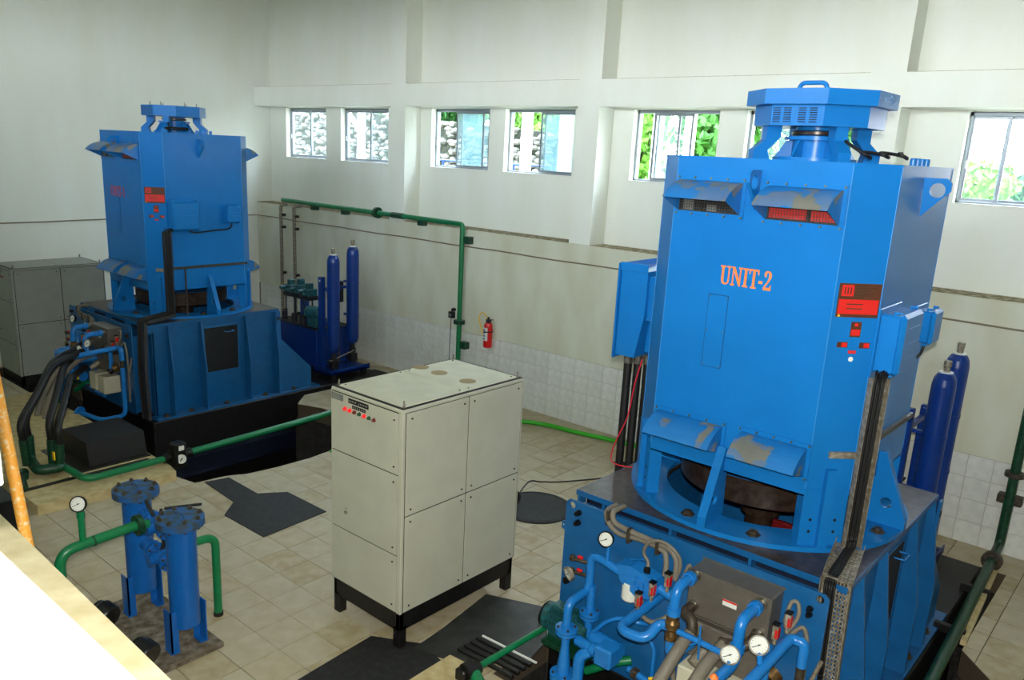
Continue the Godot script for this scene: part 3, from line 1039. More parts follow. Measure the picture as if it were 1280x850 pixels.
	ag.bb(-0.268, -0.112, 2.612, 3.158, BA - 0.002, BA + 0.0012)
	obj("gasket", ag, mats["navy"], apo)
	for k in 4:
		var sw := MB.new(off, turned(k))
		for q in [Vector2(BC, BA), Vector2(BA, BC)]:
			sw.tube([Vector3(q.x, 1.9, q.y), Vector3(q.x, 4.11, q.y)], 0.0035, 6)
		obj("weld_seam", sw, mats["seam_blue"], body)
	for x in [-0.255, -0.125]:
		for y in [2.63, 2.885, 3.14]:
			stud(o, "screw", Vector3(x, y, BA) + off, Vector3.BACK, 0.006, 0.007, mats["steel"], 8)
	if num == 2:
		letters("lettering", "UNIT-2", mats["orange_paint"], o, Vector3(-0.005, 3.305 - DECK, BA + 0.001), 0.385, 0.135)
	else:
		letters("lettering", "UNIT-1", mats["red_paint"], o, Vector3(-0.16, 3.24 - DECK, BA + 0.001), 0.46, 0.145)
	# plates on the cut corner
	var cb := chamfer_basis()
	var co := off + Vector3(BC, 0, BA)
	var pq := MB.new(co, cb)
	pq.bb(0.025, 0.315, 3.13, 3.357, 0.0, 0.004)
	var pqo := obj("warning_plate", pq, mats["plaque_brown"], o)
	var pr := MB.new(co, cb)
	pr.bb(0.034, 0.306, 3.152, 3.25, 0.004, 0.0055)
	pr.bb(0.045, 0.125, 3.272, 3.345, 0.004, 0.0055)
	obj("red_field", pr, mats["plaque_red"], pqo)
	var pt := MB.new(co, cb)
	for k in 7:
		pt.bb(0.135, 0.20 + 0.09 * fmod(k * 0.37, 1.0), 3.262 + k * 0.0125, 3.267 + k * 0.0125, 0.004, 0.005)
	for k in 2:
		pt.bb(0.09, 0.20, 3.185 + k * 0.03, 3.192 + k * 0.03, 0.0055, 0.0062)
	for k in 3:
		pt.bb(0.062 + k * 0.02, 0.07 + k * 0.02, 3.285, 3.332, 0.0055, 0.0062)
	obj("print", pt, mats["plaque_brown"] if num == 1 else mats["trunk"], pqo)
	var yt := MB.new(co, cb)
	yt.prism(PackedVector2Array([Vector2(0.036, 3.134), Vector2(0.058, 3.134), Vector2(0.047, 3.152)]), xf_xy(0.004), 0.002)
	obj("triangle", yt, mats["yellow"], pqo)
	for q in [[0.145, 0.217, 2.996, 3.10, 0], [0.068, 0.14, 2.922, 2.961, 1], [0.222, 0.294, 2.92, 2.96, 1], [0.152, 0.206, 2.882, 2.903, 2]]:
		var lb := MB.new(co, cb)
		lb.bb(q[0], q[1], q[2], q[3], 0.0, 0.003)
		var lo := obj("label_plate", lb, mats["plaque_brown"] if q[4] < 2 else mats["plaque_red"], o)
		if q[4] < 2:
			var lr := MB.new(co, cb)
			if q[4] == 0:
				lr.bb(q[0] + 0.005, q[1] - 0.005, q[2] + 0.012, q[2] + 0.052, 0.003, 0.0045)
				lr.bb(q[0] + 0.025, q[1] - 0.025, q[3] - 0.03, q[3] - 0.01, 0.003, 0.0045)
			else:
				lr.bb(q[0] + 0.03, q[1] - 0.004, q[2] + 0.005, q[3] - 0.005, 0.003, 0.0045)
			obj("red_field", lr, mats["plaque_red"], lo)
	if num == 2:
		var dt := MB.new(co, cb)
		dt.cyl(Vector3(0.178, 2.843, 0), Vector3(0.178, 2.843, 0.003), 0.017, -1, 16)
		obj("round_sticker", dt, mats["dial"], o)
	junction_box(o, 0.19, 0.615, 2.75, 3.17, 0.16, off)
	junction_box(o, -0.51, -0.28, 2.83, 3.09, 0.13, off)
	var ld := MB.new(off)
	ld.tube(smooth([Vector3(0.93, 2.83, -0.38), Vector3(0.92, 2.74, -0.34), Vector3(0.90, 2.72, -0.1), Vector3(0.90, 2.70, 0.15), Vector3(0.93, 2.72, 0.30), Vector3(0.94, 2.77, 0.34)]), 0.011, 8)
	obj("lead", ld, mats["black_rubber"], o)
	# cable box on the far side
	var tb := MB.new(off)
	tb.prism(PackedVector2Array([Vector2(-1.36, 3.16), Vector2(-1.10, 3.16), Vector2(-1.10, 2.78), Vector2(-1.17, 2.40), Vector2(-1.36, 2.40)]), xf_xy(-0.22), 0.55)
	tb.bb(-1.11, -BA, 2.74, 3.12, -0.18, 0.29)
	tb.prism(PackedVector2Array([Vector2(-1.12, 2.75), Vector2(-BA, 2.74), Vector2(-BA, 2.48), Vector2(-1.14, 2.44)]), xf_xy(-0.15), 0.36)
	var tbo := obj("cable_box", tb, bl, o)
	var tl := MB.new(off)
	tl.box(Vector3(-1.372, 2.79, 0.055), Vector3(0.016, 0.84, 0.61), 0.004)
	tl.box(Vector3(-1.23, 3.185, 0.34), Vector3(0.27, 0.07, 0.012), 0.003)
	obj("lid", tl, bl, tbo)
	# fan on top
	var dx := 0.035
	var fo := off + Vector3(dx, 0, 0)
	var bh := MB.new(fo)
	bh.lathe(Vector3(0, 4.124, 0), Vector3.UP, [Vector2(0.30, 0), Vector2(0.30, 0.025), Vector2(0.165, 0.025), Vector2(0.165, 0.15), Vector2(0.23, 0.15), Vector2(0.23, 0.172), Vector2(0.15, 0.172), Vector2(0.15, 0.26)], 36)
	obj("bearing_housing", bh, bl, o)
	for k in 6:
		var wb := MB.new(fo, Basis(Vector3.UP, TAU * k / 6.0 + 0.3))
		wb.prism(PackedVector2Array([Vector2(0.16, 4.14), Vector2(0.29, 4.14), Vector2(0.21, 4.27), Vector2(0.16, 4.27)]), xf_xy(-0.008), 0.016)
		obj("web", wb, bl, o)
	var rbn := MB.new(fo)
	rbn.lathe(Vector3(0, 4.305, 0), Vector3.UP, [Vector2(0.15, 0), Vector2(0.18, 0.01), Vector2(0.18, 0.03), Vector2(0.15, 0.04)], 30)
	obj("seal_ring", rbn, mats["rotor"], o)
	for k in 4:
		var lb := MB.new(fo, Basis(Vector3.UP, TAU * k / 4.0 + PI / 4))
		lb.prism(PackedVector2Array([Vector2(0.36, 4.124), Vector2(0.49, 4.124), Vector2(0.49, 4.19), Vector2(0.40, 4.27), Vector2(0.40, 4.37), Vector2(0.29, 4.37), Vector2(0.29, 4.29), Vector2(0.38, 4.19)]), xf_xy(-0.045), 0.09)
		obj("fan_leg", lb, bl, o)
	var fb := MB.new(fo)
	fb.prism(octagon(0.42, 0.19), xf_xz(4.365), 0.15)
	var fan := obj("fan_cover", fb, bl, o)
	for f in [0, 2]:
		for k in 4:
			for j in 7:
				var ls := MB.new(fo, turned(f))
				var x: float = [-0.15, -0.072, 0.035, 0.115][k]
				ls.box(Vector3(x, 4.39 + j * 0.0155, 0.421), Vector3(0.055, 0.006, 0.008), 0.002, Basis(Vector3.RIGHT, 0.5))
				obj("louver", ls, mats["dark_box"], fan)
	if num == 2:
		var cp := MB.new(fo)
		cp.prism(octagon(0.48, 0.225), xf_xz(4.508), 0.105)
		var cap := obj("cap", cp, bl, o)
		var hd := MB.new(fo)
		hd.tube(bend([Vector3(-0.10, 4.60, 0.22), Vector3(-0.08, 4.67, 0.22), Vector3(0.10, 4.67, 0.22), Vector3(0.12, 4.60, 0.22)], 0.05, 5), 0.016, 10)
		obj("handle", hd, bl, cap)
		var ab := MB.new(fo + Vector3(0.48, 0, 0), Basis(Vector3.UP, PI / 2))
		var ar := PackedVector2Array([Vector2(-0.10, 4.548), Vector2(0.02, 4.548), Vector2(0.02, 4.525), Vector2(0.14, 4.56), Vector2(0.02, 4.597), Vector2(0.02, 4.575), Vector2(-0.10, 4.575)])
		for i in ar.size():
			var p := ar[i]
			var q := ar[(i + 1) % ar.size()]
			ab.tube([Vector3(p.x, p.y, 0.001), Vector3(q.x, q.y, 0.001)], 0.003, 5)
		obj("arrow_sign", ab, mats["pale_blue"], cap)
	else:
		for k in 6:
			var st := MB.new(fo, Basis(Vector3.UP, TAU * k / 6.0))
			st.cyl(Vector3(0.33, 4.515, 0), Vector3(0.33, 4.57, 0), 0.008, -1, 6)
			obj("stud", st, mats["steel"], o)
	var hc := MB.new(off)
	var loop := []
	for k in 22:
		var a := k * 0.75
		loop.append(Vector3(0.50 + 0.012 * k + 0.05 * cos(a), 4.165 + 0.035 * absf(sin(a * 0.5)), 0.34 - 0.008 * k + 0.09 * sin(a)))
	hc.tube(smooth([Vector3(0.34, 4.27, 0.26), Vector3(0.42, 4.23, 0.30)] + loop, 3), 0.012, 7)
	obj("coiled_lead", hc, mats["black_rubber"], o)
	for z in [0.16, 0.05, -0.06, -0.17]:
		stud(o, "cable_gland", Vector3(0.78, 4.124, z) + off, Vector3.UP, 0.022, 0.05, mats["pipe_blue"], 8)

func build_tray(u: Vector3, which: String):
	var t := thing("cable_tray", "galvanised perforated cable tray with black cables down the corner of the %s motor" % which, "cable tray", u)
	var bs := chamfer_basis()
	var path := [Vector3(0.93, 2.74, 0.67), Vector3(0.93, 1.50, 0.67), Vector3(1.02, 1.465, 1.15), Vector3(1.05, 0.75, 1.20), Vector3(1.07, 0.02, 1.19)]
	var outs := [bs.z, Vector3(0.1, 1, 0.05).normalized(), Vector3(0.05, 0.1, 1).normalized(), Vector3(0.05, 0.0, 1).normalized()]
	for i in 4:
		var a: Vector3 = path[i]
		var e: Vector3 = path[i + 1]
		var d := (e - a).normalized()
		var nn: Vector3 = (outs[i] - d * d.dot(outs[i])).normalized()
		var b := Basis(d.cross(nn).normalized(), d, nn)
		var l := (e - a).length()
		var m := MB.new(a, b)
		var hw := 0.06 if i == 0 else 0.095
		for s in [-1, 1]:
			m.box(Vector3(s * hw, l / 2, 0.02), Vector3(0.005, l, 0.05))
			m.box(Vector3(s * (hw - 0.008), l / 2, 0.0), Vector3(0.016, l, 0.003))
		var n := 4 if i == 0 else 7
		for k in n:
			m.box(Vector3(-hw + 0.025 + k * (2 * hw - 0.05) / (n - 1), l / 2, 0.0), Vector3(0.011, l, 0.003))
		for k in int(l / 0.03) + 1:
			m.box(Vector3(0, 0.01 + k * 0.03, 0.0), Vector3(hw * 2, 0.013, 0.003))
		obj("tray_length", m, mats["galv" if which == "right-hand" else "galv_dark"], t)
	for k in 5:
		var w := -0.028 + k * 0.015
		var p := []
		for i in 5:
			var side := Vector3(0.7, 0, -0.7) if i < 2 else Vector3(1, 0, -0.1)
			var out: Vector3 = outs[mini(i, 3)]
			if i == 1:
				out = (outs[0] + outs[1]) * 0.6
			var shift := 0.0 if i < 2 else -0.04
			p.append(path[i] + side.normalized() * (w + shift) + out * (0.018 + 0.007 * (k % 2)))
		p[0] += Vector3(0.0, 0.03 - 0.02 * (k % 3), 0)
		p.insert(0, Vector3(0.95 + 0.01 * (k % 3), 2.77 + 0.01, 0.56 - 0.06 * k))
		var c := MB.new()
		c.tube(smooth(bend(p, 0.08, 3), 3), 0.008 + 0.0015 * (k % 3), 7)
		obj("cable", c, mats["black_rubber"], t)
	var brm := MB.new(Vector3(BC, 0, BA), chamfer_basis())
	brm.bb(0.13, 0.36, 2.135, 2.18, 0.0, 0.022)
	brm.bb(0.34, 0.36, 2.135, 2.18, 0.0, 0.07)
	obj("bracket", brm, mats["galv"], t)
	var bx := MB.new()
	bx.bb(BA, BA + 0.03, 2.165, 2.20, -0.66, 0.6)
	bx.bb(BA + 0.01, BA + 0.03, 1.47, 2.18, 0.38, 0.40)
	obj("bracket_bar", bx, mats["dirty_steel"], t)

# ---------------------------------------------------------------- oil and water panel in front of a stand
func pipe(parent: Node, called: String, pts: Array, r: float, m: Material, rad := 0.07) -> MeshInstance3D:
	var b := MB.new()
	b.tube(bend(pts, rad, 5), r, 12)
	return obj(called, b, m, parent)

func hose(parent: Node, called: String, pts: Array, r: float, m: Material) -> MeshInstance3D:
	var b := MB.new()
	b.tube(smooth(pts, 6), r, 10)
	return obj(called, b, m, parent)

func gauge(parent: Node, c: Vector3, r: float, facing: Vector3, rim: Material):
	var w := facing.normalized()
	var b := MB.new()
	b.lathe(c - w * 0.03, w, [Vector2(0, 0), Vector2(r * 0.92, 0), Vector2(r * 0.92, 0.02), Vector2(r, 0.025), Vector2(r, 0.036), Vector2(r * 0.86, 0.036), Vector2(r * 0.86, 0.028), Vector2(0, 0.028)], 24)
	var g := obj("pressure_gauge", b, rim, parent)
	var d := MB.new()
	d.cyl(c - w * 0.003, c + w * 0.0005, r * 0.85, -1, 24)
	var dl := obj("dial", d, mats["dial"], g)
	var u := w.cross(Vector3.UP).normalized()
	var t := w.cross(u)
	var n := MB.new()
	n.tube([c + w * 0.002 - u * r * 0.2 - t * r * 0.1, c + w * 0.002 + u * r * 0.6 + t * r * 0.35], r * 0.035, 5)
	n.cyl(c, c + w * 0.004, r * 0.09, -1, 8)
	for k in 11:
		var a := TAU * (k - 3.0) / 14.0
		var p := u * cos(a) + t * sin(a)
		n.tube([c + w * 0.001 + p * r * 0.66, c + w * 0.001 + p * r * 0.78], r * 0.02, 4)
	obj("needle", n, mats["black_plate"], g)

func flange_pair(parent: Node, c: Vector3, axis: Vector3, r: float, m: Material):
	var w := axis.normalized()
	var g := MB.new()
	g.cyl(c - w * 0.006, c + w * 0.006, r * 0.9, -1, 18)
	var gasket := obj("gasket", g, mats["dirty_steel"], parent)
	for s in [1.0, -1.0]:
		var b := MB.new()
		b.lathe(c + w * 0.004 * s, w * s, [Vector2(0, 0), Vector2(r, 0), Vector2(r, 0.02), Vector2(r * 0.5, 0.024), Vector2(r * 0.5, 0.05), Vector2(0, 0.05)], 22)
		obj("flange", b, m, gasket)
	var u := w.cross(Vector3.UP if absf(w.y) < 0.9 else Vector3.RIGHT).normalized()
	var t := w.cross(u)
	for k in 4:
		var a := TAU * (k + 0.5) / 4.0
		stud(gasket, "bolt", c + (u * cos(a) + t * sin(a)) * r * 0.76 - w * 0.036, w, 0.012, 0.074, mats["dirty_steel"])

func switch_box(parent: Node, p: Vector3, tilt := 0.0):
	var bs := Basis(Vector3.BACK, tilt)
	var b := MB.new(p, bs)
	b.box(Vector3(0, 0.07, 0), Vector3(0.04, 0.11, 0.045), 0.006)
	b.cyl(Vector3(0, -0.02, 0), Vector3(0, 0.02, 0), 0.014, -1, 10)
	var s := obj("pressure_switch", b, mats["galv"], parent)
	var r := MB.new(p, bs)
	r.bb(0.021, 0.024, 0.03, 0.105, -0.018, 0.018)
	r.bb(0.004, 0.019, 0.035, 0.095, 0.023, 0.0255)
	obj("red_label", r, mats["red"], s)
	var c := MB.new(p, bs)
	c.bb(-0.022, 0.022, 0.122, 0.134, -0.024, 0.024)
	obj("cap", c, mats["black_plate"], s)

var panel_proto: Node3D

func build_panel(u: Vector3, which: String):
	var label := "blue oil and water panel with pipes, gauges and cooler before the %s pump set" % which
	if panel_proto:
		var r = panel_proto.duplicate()
		r.name = numbered("lubrication_panel")
		add_child(r)
		r.position = u + Vector3(0, 0, 1.35)
		tag(r, label, "pipe panel")
		return
	var t := thing("lubrication_panel", label, "pipe panel", u + Vector3(0, 0, 1.35))
	panel_proto = t
	var pb: Material = mats["pipe_blue"]
	var hg: Material = mats["hose_grey"]
	for s in [-1, 1]:
		var b := MB.new()
		b.prism_hole(PackedVector2Array([Vector2(0, 0.12), Vector2(s * 1.03, 0.12), Vector2(s * 1.05, 0.14), Vector2(s * 1.05, 1.40), Vector2(s * 1.02, 1.43), Vector2(0, 1.43)]), Vector2(s * 0.99, 1.385), 0.028, xf_xy(-0.012), 0.012, 16)
		var bo := obj("board", b, mats["base_blue"], t)
		var br := MB.new()
		br.bb(s * 0.86, s * 0.92, 0.1, 1.25, -0.3, -0.012)
		obj("bracket", br, mats["base_blue"], bo)
	var ear := MB.new()
	ear.prism_hole(PackedVector2Array([Vector2(-1.08, 1.16), Vector2(-1.05, 1.15), Vector2(-1.05, 1.23), Vector2(-1.08, 1.22)]), Vector2(-1.066, 1.19), 0.01, xf_xy(-0.012), 0.012, 8)
	obj("lug", ear, mats["base_blue"], t)
	# flexible hoses along the top
	hose(t, "flexible_hose", [Vector3(-0.65, 1.47, -0.1), Vector3(-0.65, 1.45, 0.03), Vector3(-0.60, 1.37, 0.05), Vector3(-0.5, 1.325, 0.05), Vector3(-0.33, 1.345, 0.05), Vector3(-0.13, 1.335, 0.06), Vector3(-0.08, 1.27, 0.08), Vector3(-0.065, 1.17, 0.11)], 0.021, hg)
	hose(t, "flexible_hose", [Vector3(-0.58, 1.48, -0.1), Vector3(-0.59, 1.47, 0.03), Vector3(-0.55, 1.40, 0.05), Vector3(-0.4, 1.378, 0.05), Vector3(-0.23, 1.37, 0.05), Vector3(-0.08, 1.365, 0.06), Vector3(-0.005, 1.30, 0.07), Vector3(0.005, 1.17, 0.09)], 0.023, hg)
	hose(t, "flexible_hose", [Vector3(-0.20, 1.16, 0.13), Vector3(-0.215, 1.22, 0.1), Vector3(-0.26, 1.29, 0.1), Vector3(-0.21, 1.39, 0.1), Vector3(-0.1, 1.42, 0.1), Vector3(0.0, 1.37, 0.09), Vector3(0.035, 1.28, 0.08), Vector3(0.01, 1.16, 0.09)], 0.013, hg)
	hose(t, "flexible_hose", [Vector3(0.02, 1.12, 0.08), Vector3(0.06, 1.2, 0.07), Vector3(0.09, 1.3, 0.06), Vector3(0.11, 1.25, 0.06), Vector3(0.08, 1.14, 0.08)], 0.013, hg)
	hose(t, "flexible_hose", [Vector3(-0.17, 0.97, 0.22), Vector3(-0.13, 0.90, 0.27), Vector3(-0.03, 0.88, 0.27), Vector3(0.06, 0.95, 0.2)], 0.018, hg)
	hose(t, "flexible_hose", [Vector3(0.83, 1.20, 0.12), Vector3(0.84, 1.33, 0.08), Vector3(0.88, 1.34, 0.07), Vector3(0.90, 1.26, 0.09), Vector3(0.86, 1.15, 0.12)], 0.014, hg)
	hose(t, "flexible_hose", [Vector3(0.86, 1.10, 0.1), Vector3(0.93, 1.18, 0.06), Vector3(0.97, 1.05, 0.05), Vector3(0.97, 0.7, 0.04), Vector3(0.95, 0.3, 0.04)], 0.016, hg)
	hose(t, "flexible_hose", [Vector3(-0.02, 0.80, 0.05), Vector3(-0.02, 0.6, 0.05), Vector3(0.05, 0.45, 0.06), Vector3(0.1, 0.25, 0.08)], 0.02, hg)
	for p in [Vector3(-0.42, 1.345, 0.05), Vector3(-0.17, 1.345, 0.055), Vector3(-0.62, 1.42, 0.04)]:
		var cl := MB.new()
		cl.box(p, Vector3(0.03, 0.12, 0.055), 0.006)
		obj("hose_clamp", cl, mats["dirty_steel"], t)
	# left: gauge, valves, bent riser
	pipe(t, "pipe", [Vector3(-0.36, 1.06, 0.11), Vector3(-0.46, 1.06, 0.11), Vector3(-0.56, 1.09, 0.11), Vector3(-0.70, 1.10, 0.11), Vector3(-0.70, 0.80, 0.11), Vector3(-0.70, 0.79, 0.38), Vector3(-0.70, 0.60, 0.38)], 0.034, pb, 0.08)
	pipe(t, "pipe", [Vector3(-0.67, 0.85, 0.12), Vector3(-0.67, 0.40, 0.12)], 0.034, pb)
	flange_pair(t, Vector3(-0.67, 0.60, 0.12), Vector3.UP, 0.078, pb)
	flange_pair(t, Vector3(-0.70, 0.56, 0.38), Vector3.UP, 0.085, pb)
	var cone := MB.new()
	cone.lathe(Vector3(-0.70, 0.53, 0.38), Vector3.DOWN, [Vector2(0, 0), Vector2(0.033, 0), Vector2(0.033, 0.12), Vector2(0.052, 0.28), Vector2(0.052, 0.36), Vector2(0, 0.36)], 16)
	obj("reducer", cone, pb, t)
	flange_pair(t, Vector3(-0.70, 0.16, 0.38), Vector3.UP, 0.105, pb)
	pipe(t, "green_pipe", [Vector3(-0.70, 0.13, 0.38), Vector3(-0.70, -0.5, 0.38)], 0.05, mats["green_pipe"])
	gauge(t, Vector3(-0.555, 1.30, 0.16), 0.062, Vector3(0.25, 0.25, 1), mats["black_plate"])
	pipe(t, "gauge_stem", [Vector3(-0.55, 1.10, 0.12), Vector3(-0.55, 1.25, 0.12)], 0.016, pb)
	gauge(t, Vector3(-0.855, 0.90, 0.19), 0.06, Vector3(-0.45, -0.35, 1), mats["galv"])
	for y in [0.92, 1.03]:
		var vb := MB.new()
		vb.tube([Vector3(-0.72, y, 0.13), Vector3(-0.84, y - 0.005, 0.15)], 0.014, 8)
		vb.box(Vector3(-0.85, y, 0.15), Vector3(0.045, 0.05, 0.045), 0.01)
		var vo := obj("valve", vb, mats["dirty_steel"], t)
		var vk := MB.new()
		vk.box(Vector3(-0.78, y + 0.028, 0.145), Vector3(0.05, 0.025, 0.03), 0.008)
		obj("valve_knob", vk, mats["red"], vo)
	for y in [1.26, 1.345]:
		var kb := MB.new()
		kb.lathe(Vector3(-0.92, y, 0), Vector3.BACK, [Vector2(0.025, 0), Vector2(0.025, 0.02), Vector2(0.018, 0.05), Vector2(0, 0.05)], 12)
		obj("switch_knob", kb, mats["black_plate"], t)
	var bs2 := MB.new()
	bs2.lathe(Vector3(-0.885, 0.82, 0.12), Vector3(-0.2, 0, 1), [Vector2(0, 0), Vector2(0.025, 0), Vector2(0.028, 0.05), Vector2(0, 0.055)], 12)
	obj("plug", bs2, mats["black_plate"], t)
	# centre: oil filter head
	var mf := MB.new()
	mf.prism(PackedVector2Array([Vector2(-0.42, 1.16), Vector2(-0.30, 1.19), Vector2(-0.10, 1.15), Vector2(-0.07, 1.06), Vector2(-0.10, 0.99), Vector2(-0.24, 0.97), Vector2(-0.38, 1.04)]), xf_xy(0.07), 0.13)
	var mfo := obj("filter_head", mf, pb, t)
	var fl := MB.new()
	fl.lathe(Vector3(-0.315, 1.04, 0.14), Vector3.DOWN, [Vector2(0, 0), Vector2(0.066, 0), Vector2(0.066, 0.135), Vector2(0.055, 0.15), Vector2(0, 0.15)], 22)
	obj("filter_cartridge", fl, mats["dial"], mfo)
	var rgm := MB.new()
	rgm.lathe(Vector3(-0.22, 1.08, 0.20), Vector3.BACK, [Vector2(0.05, 0), Vector2(0.05, 0.02), Vector2(0.03, 0.02), Vector2(0.03, 0)], 18)
	rgm.tube([Vector3(-0.22, 1.06, 0.23), Vector3(-0.15, 0.93, 0.24)], 0.014, 8)
	rgm.tube([Vector3(-0.36, 1.19, 0.1), Vector3(-0.22, 1.26, 0.16)], 0.006, 6)
	rgm.tube([Vector3(-0.09, 1.18, 0.1), Vector3(0.0, 1.22, 0.16)], 0.006, 6)
	obj("lever", rgm, pb, mfo)
	var vv := MB.new()
	vv.cyl(Vector3(-0.19, 1.13, 0.15), Vector3(-0.19, 1.20, 0.15), 0.026, -1, 12)
	obj("vent_cap", vv, mats["black_plate"], mfo)
	pipe(t, "pipe", [Vector3(-0.08, 1.08, 0.14), Vector3(0.03, 1.05, 0.14)], 0.036, pb)
	switch_box(t, Vector3(-0.12, 0.99, 0.36), 0.0)
	switch_box(t, Vector3(-0.10, 1.02, 0.21), 0.0)
	switch_box(t, Vector3(-0.01, 1.11, 0.16), 0.0)
	pipe(t, "pipe", [Vector3(-0.10, 0.98, 0.02), Vector3(-0.11, 0.96, 0.32), Vector3(-0.12, 0.94, 0.62), Vector3(0.10, 0.95, 0.60), Vector3(0.12, 1.03, 0.47), Vector3(0.21, 1.04, 0.47)], 0.036, pb, 0.12)
	# gear pump with its motor on the left, pipe loop above
	var mo := MB.new()
	mo.lathe(Vector3(-1.06, 0.44, 0.14), Vector3.RIGHT, [Vector2(0, 0), Vector2(0.105, 0), Vector2(0.115, 0.02), Vector2(0.115, 0.06), Vector2(0.095, 0.065), Vector2(0.095, 0.24), Vector2(0.11, 0.25), Vector2(0.11, 0.28), Vector2(0.05, 0.29), Vector2(0.05, 0.40), Vector2(0, 0.40)], 24)
	mo.box(Vector3(-0.93, 0.56, 0.14), Vector3(0.12, 0.05, 0.10), 0.01)
	for k in 9:
		mo.box(Vector3(-0.97 + k * 0.018, 0.44, 0.14), Vector3(0.005, 0.21, 0.21), 0.002)
	var moo := obj("pump_motor", mo, mats["teal"], t)
	var fc := MB.new()
	fc.cyl(Vector3(-1.075, 0.44, 0.14), Vector3(-1.058, 0.44, 0.14), 0.108, -1, 24)
	obj("fan_cap", fc, mats["black_plate"], moo)
	var ft := MB.new()
	ft.bb(-1.02, -0.6, 0.24, 0.28, 0.04, 0.26)
	ft.bb(-1.0, -0.85, 0.26, 0.34, 0.08, 0.2)
	obj("foot", ft, mats["dark_green"], moo)
	var gp := MB.new()
	gp.box(Vector3(-0.36, 0.48, 0.32), Vector3(0.15, 0.16, 0.15), 0.015)
	gp.lathe(Vector3(-0.44, 0.47, 0.33), Vector3(-1, 0, -0.1), [Vector2(0, 0), Vector2(0.05, 0), Vector2(0.05, 0.05), Vector2(0.042, 0.06), Vector2(0.042, 0.2), Vector2(0, 0.2)], 16)
	gp.lathe(Vector3(-0.60, 0.42, 0.13), Vector3(1, 0, 0.1), [Vector2(0, 0), Vector2(0.075, 0), Vector2(0.075, 0.25), Vector2(0, 0.25)], 18)
	obj("gear_pump", gp, pb, t)
	pipe(t, "pipe", [Vector3(-0.50, 0.45, 0.34), Vector3(-0.56, 0.40, 0.38), Vector3(-0.56, 0.05, 0.40)], 0.045, pb, 0.08)
	flange_pair(t, Vector3(-0.56, 0.12, 0.40), Vector3.UP, 0.105, pb)
	pipe(t, "pipe", [Vector3(-0.62, 0.46, 0.16), Vector3(-0.50, 0.62, 0.14), Vector3(-0.40, 0.68, 0.1), Vector3(-0.25, 0.68, 0.06), Vector3(-0.22, 0.66, 0.0)], 0.017, pb, 0.06)
	pipe(t, "pipe", [Vector3(-0.20, 0.60, 0.04), Vector3(-0.12, 0.52, 0.04), Vector3(-0.12, 0.16, 0.04)], 0.017, pb)
	pipe(t, "green_pipe", [Vector3(-0.62, 0.14, 0.18), Vector3(-0.40, 0.30, 0.12), Vector3(-0.30, 0.33, 0.05)], 0.035, mats["green_pipe"])
	pipe(t, "pipe", [Vector3(-0.28, 0.30, 0.12), Vector3(0.0, 0.26, 0.12), Vector3(0.30, 0.26, 0.12)], 0.028, pb)
	var bv := MB.new()
	bv.box(Vector3(-0.22, 0.29, 0.12), Vector3(0.06, 0.07, 0.07), 0.01)
	bv.box(Vector3(-0.05, 0.27, 0.12), Vector3(0.05, 0.06, 0.06), 0.01)
	obj("valve", bv, mats["dirty_steel"], t)
	# plate cooler
	var c := MB.new()
	c.bb(0.17, 0.76, 1.035, 1.37, 0.0, 0.21, 0.012)
	for y in [1.035, 1.37]:
		c.bb(0.163, 0.767, y - 0.006, y + 0.006, 0.0, 0.012)
		c.bb(0.165, 0.765, y - 0.005, y + 0.005, 0.198, 0.214)
	var co := obj("plate_cooler", c, mats["cooler"], t)
	var lb := MB.new()
	lb.bb(0.435, 0.535, 1.20, 1.245, 0.21, 0.2125)
	var lbo := obj("label", lb, mats["dial"], co)
	var lr := MB.new()
	lr.bb(0.435, 0.535, 1.232, 1.245, 0.2125, 0.2135)
	obj("label_stripe", lr, mats["plaque_red"], lbo)
	for p in [[0.215, 1.335], [0.69, 1.315], [0.225, 1.10], [0.70, 1.09]]:
		var nz := MB.new()
		nz.lathe(Vector3(p[0], p[1], 0.21), Vector3.BACK, [Vector2(0, 0), Vector2(0.045, 0), Vector2(0.045, 0.012), Vector2(0.036, 0.012), Vector2(0.036, 0.045), Vector2(0, 0.045)], 18)
		obj("nozzle", nz, mats["steel"], co)
	pipe(t, "pipe", [Vector3(0.215, 1.335, 0.24), Vector3(0.215, 1.335, 0.47), Vector3(0.215, 1.15, 0.47)], 0.036, pb, 0.11)
	pipe(t, "pipe", [Vector3(0.69, 1.315, 0.24), Vector3(0.69, 1.315, 0.50), Vector3(0.69, 1.02, 0.50), Vector3(0.69, 1.02, 0.93), Vector3(0.87, 1.06, 0.93), Vector3(0.89, 1.12, 0.14), Vector3(0.98, 1.12, 0.13), Vector3(0.98, 0.95, 0.13)], 0.036, pb, 0.09)
	for p in [Vector3(0.215, 1.16, 0.47), Vector3(0.69, 1.12, 0.50), Vector3(0.215, 1.335, 0.29), Vector3(0.69, 1.315, 0.29)]:
		var un := MB.new()
		var ax := Vector3.UP if p.y < 1.2 else Vector3.BACK
		un.lathe(p - ax.normalized() * 0.022, ax, [Vector2(0, 0), Vector2(0.049, 0), Vector2(0.049, 0.044), Vector2(0, 0.044)], 8)
		obj("union", un, pb, t)
	var brs := MB.new()
	brs.lathe(Vector3(0.215, 1.14, 0.47), Vector3.DOWN, [Vector2(0, 0), Vector2(0.044, 0), Vector2(0.044, 0.03), Vector2(0.034, 0.035), Vector2(0.05, 0.06), Vector2(0.05, 0.10), Vector2(0.034, 0.12), Vector2(0.044, 0.15), Vector2(0.044, 0.19), Vector2(0, 0.19)], 10)
	obj("brass_tee", brs, mats["brass"], t)
